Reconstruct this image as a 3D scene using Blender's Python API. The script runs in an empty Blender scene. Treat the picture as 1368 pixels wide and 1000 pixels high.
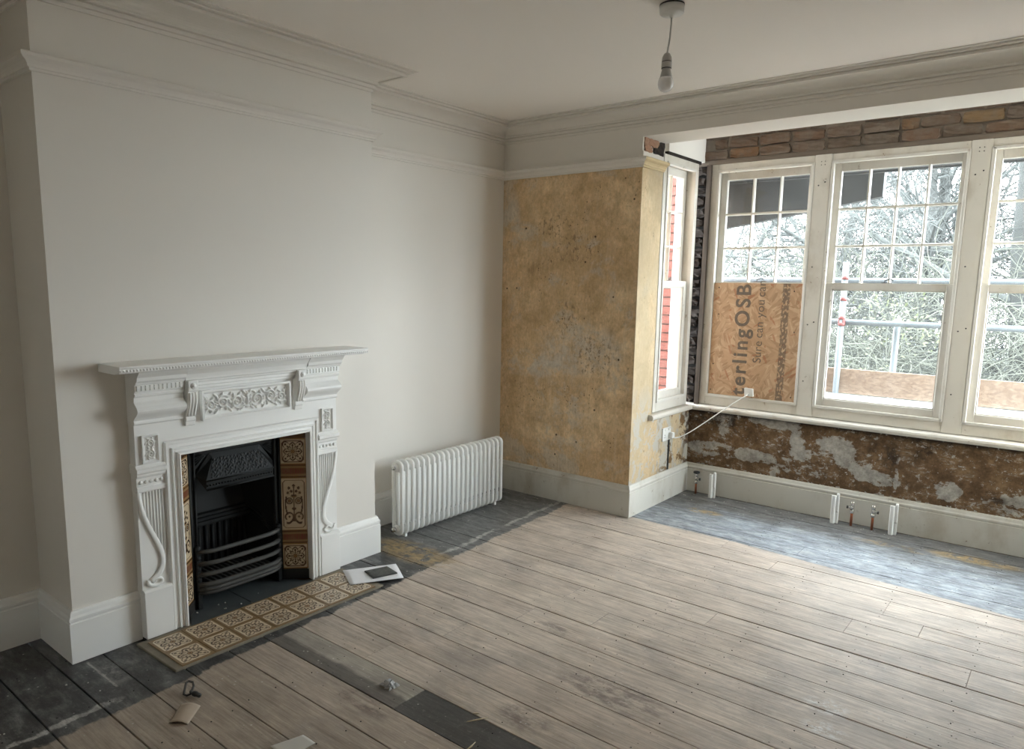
import bpy, bmesh, math, random
import numpy as np
from mathutils import Vector, Matrix
sc = bpy.context.scene
COL = sc.collection
random.seed(7); RNG = np.random.default_rng(7)
PI = math.pi

# ---------------------------------------------------------------- camera, sky, exposure
cam_d = bpy.data.cameras.new('camera'); cam = bpy.data.objects.new('camera', cam_d); COL.objects.link(cam)
cam.location = (3.49617, -4.41427, 1.6094)
cam.rotation_euler = (1.42088, -0.01371, 0.69233)
cam_d.sensor_width = 36.0; cam_d.sensor_fit = 'HORIZONTAL'
cam_d.lens = 967.39 / 1368 * 36.0
cam_d.shift_x = 0.02559; cam_d.shift_y = 0.01746
cam_d.clip_start = 0.05; cam_d.clip_end = 200
sc.camera = cam
world = bpy.data.worlds.new('overcast_sky'); sc.world = world; world.use_nodes = True
SKY = world.node_tree.nodes['Background']
SKY.inputs[0].default_value = (0.86, 0.94, 1.0, 1); SKY.inputs[1].default_value = 8.5
sc.view_settings.view_transform = 'Standard'; sc.view_settings.look = 'None'
sc.view_settings.exposure = 1.9; sc.view_settings.gamma = 1.0; sc.view_settings.use_curve_mapping = False
cy = sc.cycles
cy.use_denoising = True; cy.max_bounces = 14; cy.diffuse_bounces = 8; cy.glossy_bounces = 4
cy.transparent_max_bounces = 24; cy.transmission_bounces = 8; cy.sample_clamp_indirect = 6.0
cy.use_adaptive_sampling = True; cy.adaptive_threshold = 0.01

# daylight portals over the bay openings (they only steer sampling towards the sky)
def portal(loc, rot, sx, sy):
    l = bpy.data.lights.new('window_portal', 'AREA'); l.shape = 'RECTANGLE'; l.size = sx; l.size_y = sy
    l.cycles.is_portal = True
    o = bpy.data.objects.new('window_portal', l); COL.objects.link(o); o.location = loc; o.rotation_euler = rot
portal((2.45, 1.17, 1.62), (-PI/2, 0, 0), 2.5, 1.8)
portal((1.00, 0.60, 1.62), (0, -PI/2, 0), 1.8, 0.6)
portal((3.885, 0.60, 1.62), (0, PI/2, 0), 1.8, 0.6)

# ---------------------------------------------------------------- room numbers (metres)
D, YL, YR = 0.347, -3.303, -1.621          # chimney breast
A, B, BR = 1.153, 0.947, 3.73              # bay left corner, bay depth, bay right corner
H, RX, BK = 2.75, 4.9, -4.95               # ceiling, right wall, back wall
ZB, BW = 2.564, 0.314                      # beam underside and depth
FP = -2.485                                # fireplace centre line

# ---------------------------------------------------------------- node helpers
class N:
    def __init__(s, name, rough=0.6, spec=0.5, metal=0.0):
        s.m = bpy.data.materials.new(name); s.m.use_nodes = True
        s.t = s.m.node_tree; s.b = s.t.nodes['Principled BSDF']
        s.b.inputs['Roughness'].default_value = rough; s.b.inputs['Metallic'].default_value = metal
        s.b.inputs['Specular IOR Level'].default_value = spec
        s.out = s.t.nodes['Material Output']
    def new(s, t): return s.t.nodes.new(t)
    def set(s, sock, v):
        if isinstance(v, bpy.types.NodeSocket): s.t.links.new(v, sock)
        elif v is not None:
            if isinstance(v, (tuple, list)) and len(v) == 3 and sock.type == 'RGBA': v = (*v, 1)
            sock.default_value = v
    def pos(s): return s.new('ShaderNodeNewGeometry').outputs['Position']
    def obj(s): return s.new('ShaderNodeTexCoord').outputs['Object']
    def rnd(s): return s.new('ShaderNodeObjectInfo').outputs['Random']
    def sep(s, v):
        n = s.new('ShaderNodeSeparateXYZ'); s.set(n.inputs[0], v); return n.outputs
    def comb(s, x, y, z):
        n = s.new('ShaderNodeCombineXYZ')
        for i, v in enumerate((x, y, z)): s.set(n.inputs[i], v)
        return n.outputs[0]
    def scale(s, v, k, off=(0,0,0)):
        n = s.new('ShaderNodeMapping'); s.set(n.inputs[0], v); n.inputs['Scale'].default_value = k; n.inputs['Location'].default_value = off
        return n.outputs[0]
    def noise(s, v, scale=5, det=4, rough=0.55, dist=0.0, col=False):
        n = s.new('ShaderNodeTexNoise'); s.set(n.inputs['Vector'], v); n.inputs['Scale'].default_value = scale
        n.inputs['Detail'].default_value = det; n.inputs['Roughness'].default_value = rough; n.inputs['Distortion'].default_value = dist
        return n.outputs['Color' if col else 'Fac']
    def vor(s, v, scale=5, feat='F1', out='Distance', rand=1.0):
        n = s.new('ShaderNodeTexVoronoi'); n.feature = feat; s.set(n.inputs['Vector'], v); n.inputs['Scale'].default_value = scale
        n.inputs['Randomness'].default_value = rand
        return n.outputs[out]
    def math(s, op, a, b=None, c=None, clamp=False):
        n = s.new('ShaderNodeMath'); n.operation = op; n.use_clamp = clamp
        for i, v in enumerate((a, b, c)):
            if v is not None: s.set(n.inputs[i], v)
        return n.outputs[0]
    def rng(s, v, a, b, lo=0.0, hi=1.0):          # smooth map a..b to lo..hi
        n = s.new('ShaderNodeMapRange'); n.interpolation_type = 'SMOOTHSTEP'; s.set(n.inputs[0], v)
        s.set(n.inputs[1], a); s.set(n.inputs[2], b); n.inputs[3].default_value = lo; n.inputs[4].default_value = hi
        return n.outputs[0]
    def mix(s, f, a, b, mode='MIX'):
        n = s.new('ShaderNodeMix'); n.data_type = 'RGBA'; n.blend_type = mode
        s.set(n.inputs[0], f); s.set(n.inputs[6], a); s.set(n.inputs[7], b); return n.outputs[2]
    def ramp(s, f, stops):
        n = s.new('ShaderNodeValToRGB'); s.set(n.inputs[0], f); e = n.color_ramp.elements
        while len(e) < len(stops): e.new(0.5)
        for k, (p, c) in zip(e, stops): k.position = p; k.color = (*c, 1)
        return n.outputs[0]
    def mul(s, *v):
        r = v[0]
        for k in v[1:]: r = s.math('MULTIPLY', r, k)
        return r
    def blob(s, v, cx, cy_, rx, ry, ax=(0, 1), soft=0.35):  # soft ellipse mask in two axes of a separated vector
        dx = s.math('DIVIDE', s.math('SUBTRACT', v[ax[0]], cx), rx); dy = s.math('DIVIDE', s.math('SUBTRACT', v[ax[1]], cy_), ry)
        r = s.math('ADD', s.math('MULTIPLY', dx, dx), s.math('MULTIPLY', dy, dy))
        return s.rng(r, 1.0 + soft, 1.0 - soft)
    def grunge(s, c, v, scale, lo, hi, rough=0.78, a=0.30, b=0.70):   # multiplies a colour by a dirt noise
        f = s.rng(s.noise(v, scale, 9, rough), a, b, lo, hi)
        return s.mix(1.0, c, s.comb(f, f, f), 'MULTIPLY')
    def col(s, c): s.set(s.b.inputs['Base Color'], c); return s
    def rough(s, c): s.set(s.b.inputs['Roughness'], c); return s
    def bump(s, h, strength=0.3, dist=0.01):
        n = s.new('ShaderNodeBump'); s.set(n.inputs['Height'], h); n.inputs['Strength'].default_value = strength; n.inputs['Distance'].default_value = dist
        s.t.links.new(n.outputs[0], s.b.inputs['Normal']); return s

M = {}
def plain(name, c, rough=0.6, metal=0.0, var=0.04, sc_=6.0, spec=0.5, bump=0.0):
    n = N(name, rough, spec, metal)
    f = n.noise(n.pos(), sc_, 4)
    n.col(n.mix(f, tuple(max(0, k*(1-var)) for k in c), tuple(min(1, k*(1+var)) for k in c)))
    if bump: n.bump(n.noise(n.pos(), sc_*25, 3), bump, 0.004)
    M[name] = n.m; return n.m

plain('white_emulsion', (0.765, 0.73, 0.675), 0.85, var=0.02, sc_=1.5, spec=0.25, bump=0.02)
plain('ceiling_white', (0.88, 0.835, 0.785), 0.9, var=0.015, sc_=1.0, spec=0.2)
plain('white_satin', (0.85, 0.845, 0.82), 0.38, var=0.015, sc_=3)
plain('radiator_white', (0.86, 0.86, 0.84), 0.25, var=0.01, sc_=3)
plain('cast_iron', (0.0065, 0.0075, 0.0075), 0.55, spec=0.3, var=0.35, sc_=30, bump=0.15)
plain('ash_dust_iron', (0.046, 0.044, 0.040), 0.7, var=0.5, sc_=20, bump=0.2)
plain('soot', (0.006, 0.006, 0.006), 0.9, var=0.3, sc_=12)
plain('black_skirt_tile', (0.02, 0.018, 0.016), 0.4, var=0.2)
plain('slate', (0.058, 0.066, 0.068), 0.5, var=0.4, sc_=14, bump=0.15)
plain('cement', (0.235, 0.205, 0.155), 0.9, var=0.25, sc_=18, bump=0.5)
plain('mortar', (0.21, 0.172, 0.138), 0.95, var=0.3, sc_=25, bump=0.6)
plain('outside_mortar', (0.20, 0.12, 0.105), 0.95, var=0.2)
plain('copper', (0.36, 0.135, 0.075), 0.45, 1.0, var=0.25, sc_=40)
plain('chrome', (0.62, 0.61, 0.59), 0.18, 1.0, var=0.05)
plain('black_plastic', (0.012, 0.012, 0.012), 0.4)
plain('white_plastic', (0.72, 0.71, 0.68), 0.35, var=0.01)
plain('grey_plastic', (0.50, 0.48, 0.45), 0.4, var=0.01)
plain('bulb_diffuser', (0.82, 0.80, 0.80), 0.2, var=0.01)
plain('paper', (0.80, 0.80, 0.82), 0.8, var=0.03, sc_=20)
plain('card', (0.42, 0.34, 0.265), 0.85, var=0.08, sc_=40, bump=0.1)
plain('tool_metal', (0.085, 0.08, 0.075), 0.5, 0.6, var=0.3, sc_=60)
plain('lettering_ink', (0.155, 0.12, 0.09), 0.9, var=0.3, sc_=60)
plain('galvanised_tube', (0.085, 0.098, 0.105), 0.6, 0.1, var=0.1, sc_=15)
plain('red_tape', (0.12, 0.02, 0.016), 0.5, var=0.1)
plain('eave_dark', (0.058, 0.057, 0.056), 0.8, var=0.35, sc_=9)
plain('outside_white', (0.34, 0.32, 0.325), 0.6, var=0.05)
plain('wood_splinter', (0.62, 0.52, 0.35), 0.8)
plain('plaster_crumb', (0.55, 0.53, 0.49), 0.9, var=0.15)
plain('nail_iron', (0.012, 0.010, 0.009), 0.7)
plain('tile_brown_glaze', (0.135, 0.062, 0.022), 0.22, var=0.35, sc_=30)
plain('bark', (0.030, 0.031, 0.029), 0.95, var=0.35, sc_=8)
plain('twig', (0.050, 0.053, 0.050), 0.95, var=0.3, sc_=3)
plain('bramble', (0.060, 0.062, 0.048), 0.95, var=0.35, sc_=2)
plain('shrub_leaf', (0.036, 0.042, 0.013), 0.7, var=0.35, sc_=4)
plain('ground_grass', (0.016, 0.018, 0.011), 1.0, var=0.4, sc_=2)

def m_timber(name, c1, c2, axis, rough=0.8):
    n = N(name, rough); k = [18, 18, 18]; k[axis] = 1.2
    g = n.noise(n.scale(n.pos(), k), 1.5, 6, 0.65, 0.6)
    n.col(n.ramp(g, [(0.3, c1), (0.7, c2)])); n.bump(g, 0.3, 0.004); M[name] = n.m
m_timber('old_post_timber', (0.045, 0.032, 0.022), (0.115, 0.082, 0.057), 2)
m_timber('lintel_timber', (0.10, 0.075, 0.055), (0.19, 0.15, 0.115), 0)
m_timber('scaffold_board', (0.20, 0.175, 0.165), (0.32, 0.295, 0.28), 0)

def m_chipped(name, base, dirt, amt, scale=7.0, rough=0.5, chipc=(0.23, 0.17, 0.11)):
    n = N(name, rough); p = n.pos()
    a = n.noise(n.scale(p, (1, 1, 0.55)), scale, 6, 0.62); b_ = n.noise(p, scale*5, 5, 0.7)
    c = n.mix(n.rng(a, 0.48, 0.75, 0, amt), base, dirt)
    ch = n.mul(n.rng(n.noise(p, 26, 5, 0.65), 0.655, 0.68), n.rng(a, 0.45, 0.6))
    c = n.mix(n.math('MULTIPLY', ch, 0.85), c, chipc)
    c = n.mix(n.rng(b_, 0.66, 0.72, 0, 0.35), c, (0.30, 0.26, 0.21))
    n.col(c); n.bump(b_, 0.12, 0.004); M[name] = n.m
m_chipped('old_window_paint', (0.60, 0.565, 0.50), (0.42, 0.37, 0.30), 0.65)
m_chipped('old_skirting_paint', (0.62, 0.60, 0.54), (0.44, 0.39, 0.31), 0.7, 5.0)
m_chipped('sash_paint', (0.63, 0.60, 0.545), (0.45, 0.40, 0.33), 0.5, 6.0)
m_chipped('yellowed_rail_paint', (0.56, 0.43, 0.24), (0.40, 0.28, 0.14), 0.6)

# ochre limewashed plaster; white paint above the picture rail
def m_plaster():
    n = N('ochre_plaster', 0.92, 0.2); p = n.pos(); s = n.sep(p)
    big = n.noise(p, 1.5, 5, 0.6, 0.4); mid = n.noise(p, 5.5, 6, 0.66, 0.3); fine = n.noise(n.scale(p, (1, 1, 0.6)), 42, 6, 0.75)
    c = n.ramp(mid, [(0.30, (0.40, 0.275, 0.150)), (0.5, (0.63, 0.455, 0.265)), (0.68, (0.78, 0.605, 0.385))])
    c = n.mix(n.rng(big, 0.40, 0.62, 0, 0.6), c, (0.47, 0.315, 0.165))
    g = n.rng(n.noise(n.scale(p, (1, 1, 1.25), (3.1, 0, 1.7)), 2.6, 7, 0.68, 0.5), 0.53, 0.64, 0, 0.75)
    c = n.mix(g, c, (0.53, 0.455, 0.35))
    streak = n.noise(n.scale(p, (9, 9, 0.9)), 2.0, 5, 0.6)
    c = n.mix(n.rng(streak, 0.54, 0.76, 0, 0.35), c, (0.62, 0.53, 0.39))
    # paler worn plaster where wall paper came off, with pits
    w1 = n.mul(n.blob(s, 0.72, 1.15, 0.33, 0.17, (0, 2), 0.7), n.rng(n.noise(p, 9, 6, 0.7), 0.40, 0.6, 0.15, 0.9))
    w2 = n.mul(n.blob(s, 0.30, 1.02, 0.45, 0.09, (0, 2), 0.8), n.rng(n.noise(p, 7, 6, 0.7), 0.42, 0.6))
    w3 = n.mul(n.blob(s, 0.62, 0.62, 0.22, 0.30, (0, 2), 0.8), n.rng(n.noise(p, 8, 6, 0.7), 0.48, 0.6, 0, 0.6))
    w4 = n.mul(n.blob(s, 0.07, 1.98, 0.09, 0.30, (0, 2), 0.7), n.rng(n.noise(p, 4, 6, 0.7), 0.40, 0.6))
    for w in (w1, w2, w3, w4): c = n.mix(n.math('MULTIPLY', w, 0.8), c, (0.56, 0.51, 0.43))
    c = n.mix(n.rng(fine, 0.50, 0.74, 0, 0.6), c, (0.30, 0.20, 0.11)); c = n.mix(n.rng(fine, 0.46, 0.28, 0, 0.45), c, (0.78, 0.66, 0.48)); c = n.mix(n.rng(n.noise(n.scale(p, (14, 14, 1.3)), 2.4, 6, 0.7), 0.54, 0.70, 0, 0.4), c, (0.36, 0.245, 0.13))
    pit = n.mul(n.rng(n.vor(p, 34), 0.22, 0.10), n.rng(n.noise(p, 3.3, 4, 0.6), 0.52, 0.62))
    c = n.mix(n.math('MULTIPLY', pit, 0.85), c, (0.12, 0.075, 0.04))
    pit2 = n.mul(n.rng(n.vor(p, 13), 0.13, 0.07), n.rng(n.noise(p, 5.3, 2, 0.5), 0.54, 0.57))
    c = n.mix(n.math('MULTIPLY', pit2, 0.9), c, (0.05, 0.03, 0.018))
    clus = n.math('MAXIMUM', n.math('MAXIMUM', n.blob(s, 0.47, 2.02, 0.16, 0.10, (0, 2), 0.9), n.blob(s, 0.66, 1.86, 0.20, 0.10, (0, 2), 0.9)), n.math('MAXIMUM', n.blob(s, 0.84, 1.10, 0.16, 0.16, (0, 2), 0.9), n.blob(s, 0.60, 1.35, 0.10, 0.14, (0, 2), 0.9)))
    cs = n.mul(clus, n.rng(n.noise(n.scale(p, (1, 1, 0.7)), 38, 7, 0.75), 0.52, 0.60))
    c = n.mix(n.math('MULTIPLY', cs, 0.8), c, (0.17, 0.105, 0.06))
    c = n.grunge(c, n.scale(p, (1, 1, 0.5)), 70, 0.84, 1.16); c = n.grunge(c, n.scale(p, (1, 1, 0.8)), 9, 0.90, 1.08, 0.7); c = n.mix(1.0, c, (1.16, 1.17, 1.20), 'MULTIPLY')
    # return face of the pier keeps a paler cream distemper
    ret = n.mul(n.rng(s[0], A-0.006, A-0.001), n.rng(n.noise(n.scale(p, (1, 1, 0.5)), 4, 5, 0.6), 0.30, 0.62, 0.5, 1.0))
    c = n.mix(n.math('MULTIPLY', ret, 0.78), c, (0.44, 0.36, 0.24))
    # flaking near the foot of the pier and beneath the side window
    low = n.mul(n.rng(s[0], A-0.006, A-0.001), n.rng(s[2], 1.0, 0.6))
    fl = n.mul(low, n.rng(n.noise(p, 6.5, 7, 0.7, 0.6), 0.47, 0.53))
    c = n.mix(fl, c, (0.46, 0.43, 0.37))
    br = n.mul(n.rng(s[1], 0.32, 0.6), n.mul(low, n.rng(n.noise(n.scale(p, (1, 1, 1), (5, 2, 1)), 7.5, 7, 0.7, 0.5), 0.535, 0.57)))
    c = n.mix(br, c, (0.19, 0.115, 0.055))
    br2 = n.mul(n.rng(s[1], 0.78, 0.93), n.mul(low, n.rng(n.noise(p, 11, 7, 0.7, 0.5), 0.47, 0.53)))
    c = n.mix(br2, c, (0.10, 0.065, 0.045))
    # white emulsion above the rail
    up = n.math('ADD', s[2], n.math('MULTIPLY', n.math('SUBTRACT', n.noise(p, 30, 3), 0.5), 0.01))
    c = n.mix(n.rng(up, 2.385, 2.389), c, (0.765, 0.73, 0.675))
    n.col(c); n.bump(n.math('ADD', n.math('MULTIPLY', mid, 0.6), n.math('MULTIPLY', fine, 0.6)), 0.35, 0.006)
    M['ochre_plaster'] = n.m
m_plaster()

# peeling brown distemper over grey plaster, under the bay windows
def m_peeling():
    n = N('peeling_bay_plaster', 0.9, 0.25); p = n.pos(); s = n.sep(p)
    a = n.noise(n.scale(p, (0.8, 1, 1.3), (0.4, 0, 0.9)), 2.7, 8, 0.66, 0.55); m = n.noise(p, 9, 6, 0.65)
    brown = n.ramp(m, [(0.28, (0.085, 0.050, 0.028)), (0.5, (0.175, 0.108, 0.058)), (0.72, (0.25, 0.162, 0.090))])
    grey = n.ramp(m, [(0.3, (0.30, 0.275, 0.24)), (0.7, (0.50, 0.47, 0.425))])
    bias = n.math('ADD', 0.482, n.math('MULTIPLY', n.math('SUBTRACT', a, 0.5), 0.6))
    for (cx, cz, rx, rz, amp) in ((1.42, 0.36, 0.36, 0.065, 0.13), (1.82, 0.635, 0.20, 0.045, 0.10), (2.23, 0.54, 0.11, 0.06, 0.10), (2.36, 0.43, 0.13, 0.075, 0.12), (2.53, 0.335, 0.16, 0.05, 0.12), (2.83, 0.43, 0.055, 0.09, 0.10), (2.92, 0.33, 0.075, 0.07, 0.12), (1.98, 0.52, 0.05, 0.10, 0.07), (3.30, 0.36, 0.12, 0.05, 0.06)):
        bias = n.math('ADD', bias, n.math('MULTIPLY', n.blob(s, cx, cz, rx, rz, (0, 2), 0.8), amp))
    crk = n.rng(n.math('ABSOLUTE', n.math('SUBTRACT', s[0], n.math('ADD', 2.625, n.math('MULTIPLY', n.math('SUBTRACT', m, 0.5), 0.05)))), 0.014, 0.006)
    bias = n.math('ADD', bias, n.math('MULTIPLY', crk, 0.08))
    bias = n.math('ADD', bias, n.math('MULTIPLY', n.math('SUBTRACT', n.noise(n.scale(p, (1, 1, 1.2), (2, 0, 5)), 15, 7, 0.72, 0.4), 0.5), 0.22))
    k = n.rng(bias, 0.548, 0.566)
    c = n.mix(k, brown, grey)
    thin = n.rng(n.math('ABSOLUTE', n.math('SUBTRACT', n.noise(n.scale(p, (0.6, 1, 1.6)), 6, 7, 0.7, 0.8), 0.5)), 0.012, 0.004, 0, 0.7)
    c = n.mix(n.mul(thin, n.rng(m, 0.45, 0.6)), c, (0.47, 0.44, 0.40))
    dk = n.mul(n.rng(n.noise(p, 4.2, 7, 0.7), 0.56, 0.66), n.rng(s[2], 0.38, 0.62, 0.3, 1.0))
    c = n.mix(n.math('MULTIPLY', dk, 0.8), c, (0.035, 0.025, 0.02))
    for (cx, cz, rx, rz) in ((2.585, 0.50, 0.05, 0.085), (2.80, 0.635, 0.12, 0.045), (3.16, 0.32, 0.07, 0.022), (1.33, 0.60, 0.22, 0.055)):
        c = n.mix(n.mul(n.blob(s, cx, cz, rx, rz, (0, 2), 0.9), n.rng(n.noise(p, 17, 6, 0.7), 0.40, 0.56, 0, 0.8)), c, (0.035, 0.026, 0.021))
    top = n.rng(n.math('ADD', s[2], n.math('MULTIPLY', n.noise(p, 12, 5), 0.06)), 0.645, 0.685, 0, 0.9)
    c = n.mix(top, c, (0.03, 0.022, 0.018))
    ch = n.math('MAXIMUM', n.mul(n.rng(n.noise(p, 34, 5, 0.7), 0.60, 0.63), n.rng(m, 0.40, 0.53)), n.rng(n.noise(n.scale(p, (0.8, 1, 1.5), (1, 0, 3)), 17, 6, 0.66), 0.63, 0.65))
    c = n.mix(ch, c, (0.42, 0.39, 0.35))
    c = n.grunge(c, p, 20, 0.62, 1.28); pk = n.mul(n.rng(n.noise(p, 48, 6, 0.75), 0.60, 0.66), n.rng(n.noise(p, 5, 3), 0.45, 0.6)); c = n.mix(n.math('MULTIPLY', pk, 0.7), c, (0.05, 0.035, 0.028))
    n.col(c); n.bump(n.math('ADD', n.math('MULTIPLY', k, 0.5), n.math('MULTIPLY', m, 0.6)), 0.45, 0.006)
    M['peeling_bay_plaster'] = n.m
m_peeling()

def m_brick(name, c1, c2, dust):
    n = N(name, 0.92, 0.2); p = n.pos(); r = n.rnd()
    c = n.mix(r, c1, c2)
    c = n.mix(n.rng(n.noise(p, 14, 6, 0.65), 0.35, 0.68, 0.05, 0.8), c, dust)
    c = n.mix(n.rng(n.noise(p, 60, 4, 0.7), 0.60, 0.75, 0, 0.6), c, (0.04, 0.03, 0.025))
    n.col(c); n.bump(n.noise(p, 50, 6, 0.7), 0.6, 0.006); M[name] = n.m
m_brick('dusty_brick', (0.150, 0.092, 0.060), (0.105, 0.080, 0.060), (0.175, 0.140, 0.108))
m_brick('orange_brick', (0.21, 0.118, 0.062), (0.19, 0.122, 0.062), (0.17, 0.13, 0.095))
m_brick('gap_brick', (0.030, 0.022, 0.018), (0.022, 0.018, 0.016), (0.060, 0.050, 0.042))
m_brick('outside_brick', (0.17, 0.055, 0.043), (0.145, 0.046, 0.037), (0.17, 0.068, 0.055))
m_brick('broken_brick', (0.36, 0.20, 0.13), (0.38, 0.22, 0.15), (0.42, 0.27, 0.19))

# floor boards: bare scrubbed middle, dark stained margin
def m_floor(name, kind):
    n = N(name, 0.6, 0.5); p = n.pos(); s = n.sep(p); r = n.rnd()
    q = n.comb(n.math('ADD', s[0], n.math('MULTIPLY', r, 37)), s[1], s[2])
    grain = n.noise(n.scale(q, (1.6, 34, 1)), 1.6, 7, 0.66, 0.9)
    blotch = n.noise(q, 2.2, 5, 0.6); fine = n.noise(p, 60, 4, 0.7)
    bare = n.ramp(grain, [(0.26, (0.36, 0.285, 0.220)), (0.44, (0.60, 0.510, 0.425)), (0.72, (0.74, 0.655, 0.565))])
    bare = n.mix(n.rng(blotch, 0.35, 0.7, 0, 0.45), bare, (0.43, 0.375, 0.32))
    bare = n.mix(n.math('MULTIPLY', r, 0.35), bare, n.mix(n.math('FRACT', n.math('MULTIPLY', r, 17)), (0.38, 0.295, 0.25), (0.60, 0.515, 0.425)))
    near = n.rng(s[1], -1.9, -3.2)                      # light falloff painted in: boards go darker and browner away from the bay
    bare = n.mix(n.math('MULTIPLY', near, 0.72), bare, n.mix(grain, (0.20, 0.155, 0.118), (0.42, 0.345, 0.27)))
    stainblot = n.rng(n.noise(n.scale(p, (1, 1.7, 1)), 3.1, 7, 0.74, 0.3), 0.56, 0.72, 0, 0.6)
    bare = n.mix(stainblot, bare, (0.27, 0.22, 0.195))
    stk = n.mul(n.rng(n.noise(n.scale(q, (0.7, 16, 1), (0, 3, 0)), 1.3, 6, 0.7, 0.5), 0.52, 0.70), n.rng(n.noise(p, 1.7, 4, 0.6), 0.36, 0.62))
    bare = n.mix(n.math('MULTIPLY', stk, 0.55), bare, (0.30, 0.235, 0.19))
    kn = n.rng(n.vor(n.scale(q, (1.5, 6.5, 1)), 1.0), 0.085, 0.035)
    bare = n.mix(n.math('MULTIPLY', kn, 0.7), bare, (0.20, 0.125, 0.085))
    smg = n.rng(n.noise(n.scale(p, (1, 1.3, 1), (7, 1, 0)), 1.3, 7, 0.72, 0.4), 0.50, 0.66, 0, 0.5)
    bare = n.mix(smg, bare, (0.36, 0.315, 0.285))
    sp = n.mul(n.rng(n.noise(n.scale(p, (1, 2.2, 1)), 16, 5, 0.7), 0.66, 0.71), n.rng(n.noise(p, 2, 3), 0.42, 0.6))
    bare = n.mix(n.math('MULTIPLY', sp, 0.6), bare, (0.08, 0.062, 0.052))
    wob = n.math('MULTIPLY', n.math('SUBTRACT', n.noise(p, 7, 5, 0.65), 0.5), 0.10)
    wob2 = n.math('MULTIPLY', n.math('SUBTRACT', n.noise(n.scale(p, (1, 1, 1), (4, 4, 4)), 40, 4, 0.65), 0.5), 0.035)
    wob = n.math('ADD', wob, wob2)
    ex = n.math('ADD', n.math('ADD', n.math('MULTIPLY', s[1], -0.050), 0.68), wob)         # edge along the chimney wall
    eyk = n.math('MULTIPLY', n.math('MAXIMUM', n.math('SUBTRACT', s[0], 1.9), 0.0), -0.085)
    ey = n.math('ADD', n.math('ADD', eyk, 0.015), n.math('MULTIPLY', wob, 0.35))           # edge across the bay
    dx = n.math('SUBTRACT', ex, s[0]); dy = n.math('SUBTRACT', s[1], ey)
    d = n.math('MAXIMUM', dx, dy)
    stain = n.rng(d, -0.006, 0.012)
    sm = n.noise(n.scale(p, (1.0, 2.2, 1)), 5.5, 7, 0.68, 0.5)
    sc_ = n.ramp(sm, [(0.30, (0.022, 0.021, 0.020)), (0.48, (0.058, 0.057, 0.056)), (0.60, (0.125, 0.124, 0.121)), (0.76, (0.25, 0.248, 0.240))])
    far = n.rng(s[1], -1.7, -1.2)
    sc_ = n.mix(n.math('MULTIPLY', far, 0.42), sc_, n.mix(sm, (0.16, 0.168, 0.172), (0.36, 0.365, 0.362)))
    bay = n.rng(dy, -0.01, 0.02)                       # bay margin: dusty blue-grey paint
    bc = n.ramp(sm, [(0.26, (0.175, 0.192, 0.215)), (0.5, (0.275, 0.30, 0.33)), (0.68, (0.38, 0.40, 0.415)), (0.85, (0.56, 0.56, 0.55))])
    bc = n.mix(n.mul(n.rng(n.math('ADD', s[1], n.math('MULTIPLY', n.math('SUBTRACT', n.noise(n.scale(p, (0.6, 1.6, 1)), 5, 6, 0.7), 0.5), 1.0)), 0.28, 0.78), 0.9), bc, n.mix(sm, (0.042, 0.038, 0.034), (0.21, 0.20, 0.185)))
    sc_ = n.mix(bay, sc_, bc)
    # rubbed pale lines and scrapes
    line = n.mul(n.rng(n.math('ABSOLUTE', n.math('SUBTRACT', dx, 0.085)), 0.022, 0.008), n.rng(n.noise(p, 6, 5, 0.7), 0.36, 0.5))
    line = n.mul(line, n.math('MAXIMUM', n.rng(s[1], -1.45, -1.35), n.rng(s[1], -3.25, -3.35)))
    sc_ = n.mix(n.math('MULTIPLY', line, 0.5), sc_, (0.70, 0.68, 0.64))
    scrape = n.mul(n.rng(n.math('ABSOLUTE', n.math('SUBTRACT', s[1], n.math('ADD', -3.275, n.math('MULTIPLY', wob2, 0.4)))), 0.006, 0.003), n.mul(n.rng(s[0], 0.38, 0.40), n.rng(s[0], 0.68, 0.66)))
    sc_ = n.mix(n.math('MULTIPLY', scrape, 0.8), sc_, (0.36, 0.34, 0.31))
    rub = n.mul(n.blob(s, 0.55, -3.235, 0.12, 0.05, (0, 1), 0.8), n.rng(n.noise(p, 16, 5, 0.7), 0.4, 0.62))
    sc_ = n.mix(n.math('MULTIPLY', rub, 0.6), sc_, (0.26, 0.25, 0.235))
    # ochre patches where stain wore off
    wn = n.noise(p, 9, 6, 0.7, 0.4)
    och = n.mul(n.blob(s, 0.52, -1.47, 0.30, 0.12, (0, 1), 0.9), n.rng(wn, 0.40, 0.54))
    och = n.math('MAXIMUM', och, n.mul(n.blob(s, 1.50, 0.485, 0.13, 0.05, (0, 1), 0.8), n.rng(wn, 0.42, 0.55)))
    och = n.math('MAXIMUM', och, n.mul(n.blob(s, 3.12, 0.68, 0.22, 0.06, (0, 1), 0.8), n.rng(wn, 0.40, 0.52)))
    och = n.math('MAXIMUM', och, n.mul(n.blob(s, 2.72, 0.62, 0.24, 0.05, (0, 1), 0.8), n.rng(wn, 0.46, 0.58, 0, 0.6)))
    c = n.mix(stain, bare, sc_)
    c = n.mix(n.math('MULTIPLY', och, 0.85), c, n.mix(grain, (0.27, 0.18, 0.07), (0.52, 0.37, 0.18)))
    if kind == 'dark':
        c = n.mix(0.92, c, n.ramp(sm, [(0.3, (0.026, 0.026, 0.026)), (0.6, (0.060, 0.060, 0.060)), (0.85, (0.11, 0.11, 0.108))]))
    if kind == 'greyed':
        half = n.rng(n.math('ADD', s[1], n.math('MULTIPLY', wob, 0.45)), -2.575, -2.60)
        g = n.mix(half, n.mix(sm, (0.28, 0.26, 0.22), (0.42, 0.385, 0.33)), n.mix(sm, (0.035, 0.034, 0.033), (0.13, 0.124, 0.115)))
        c = n.mix(0.8, c, g)
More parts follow.
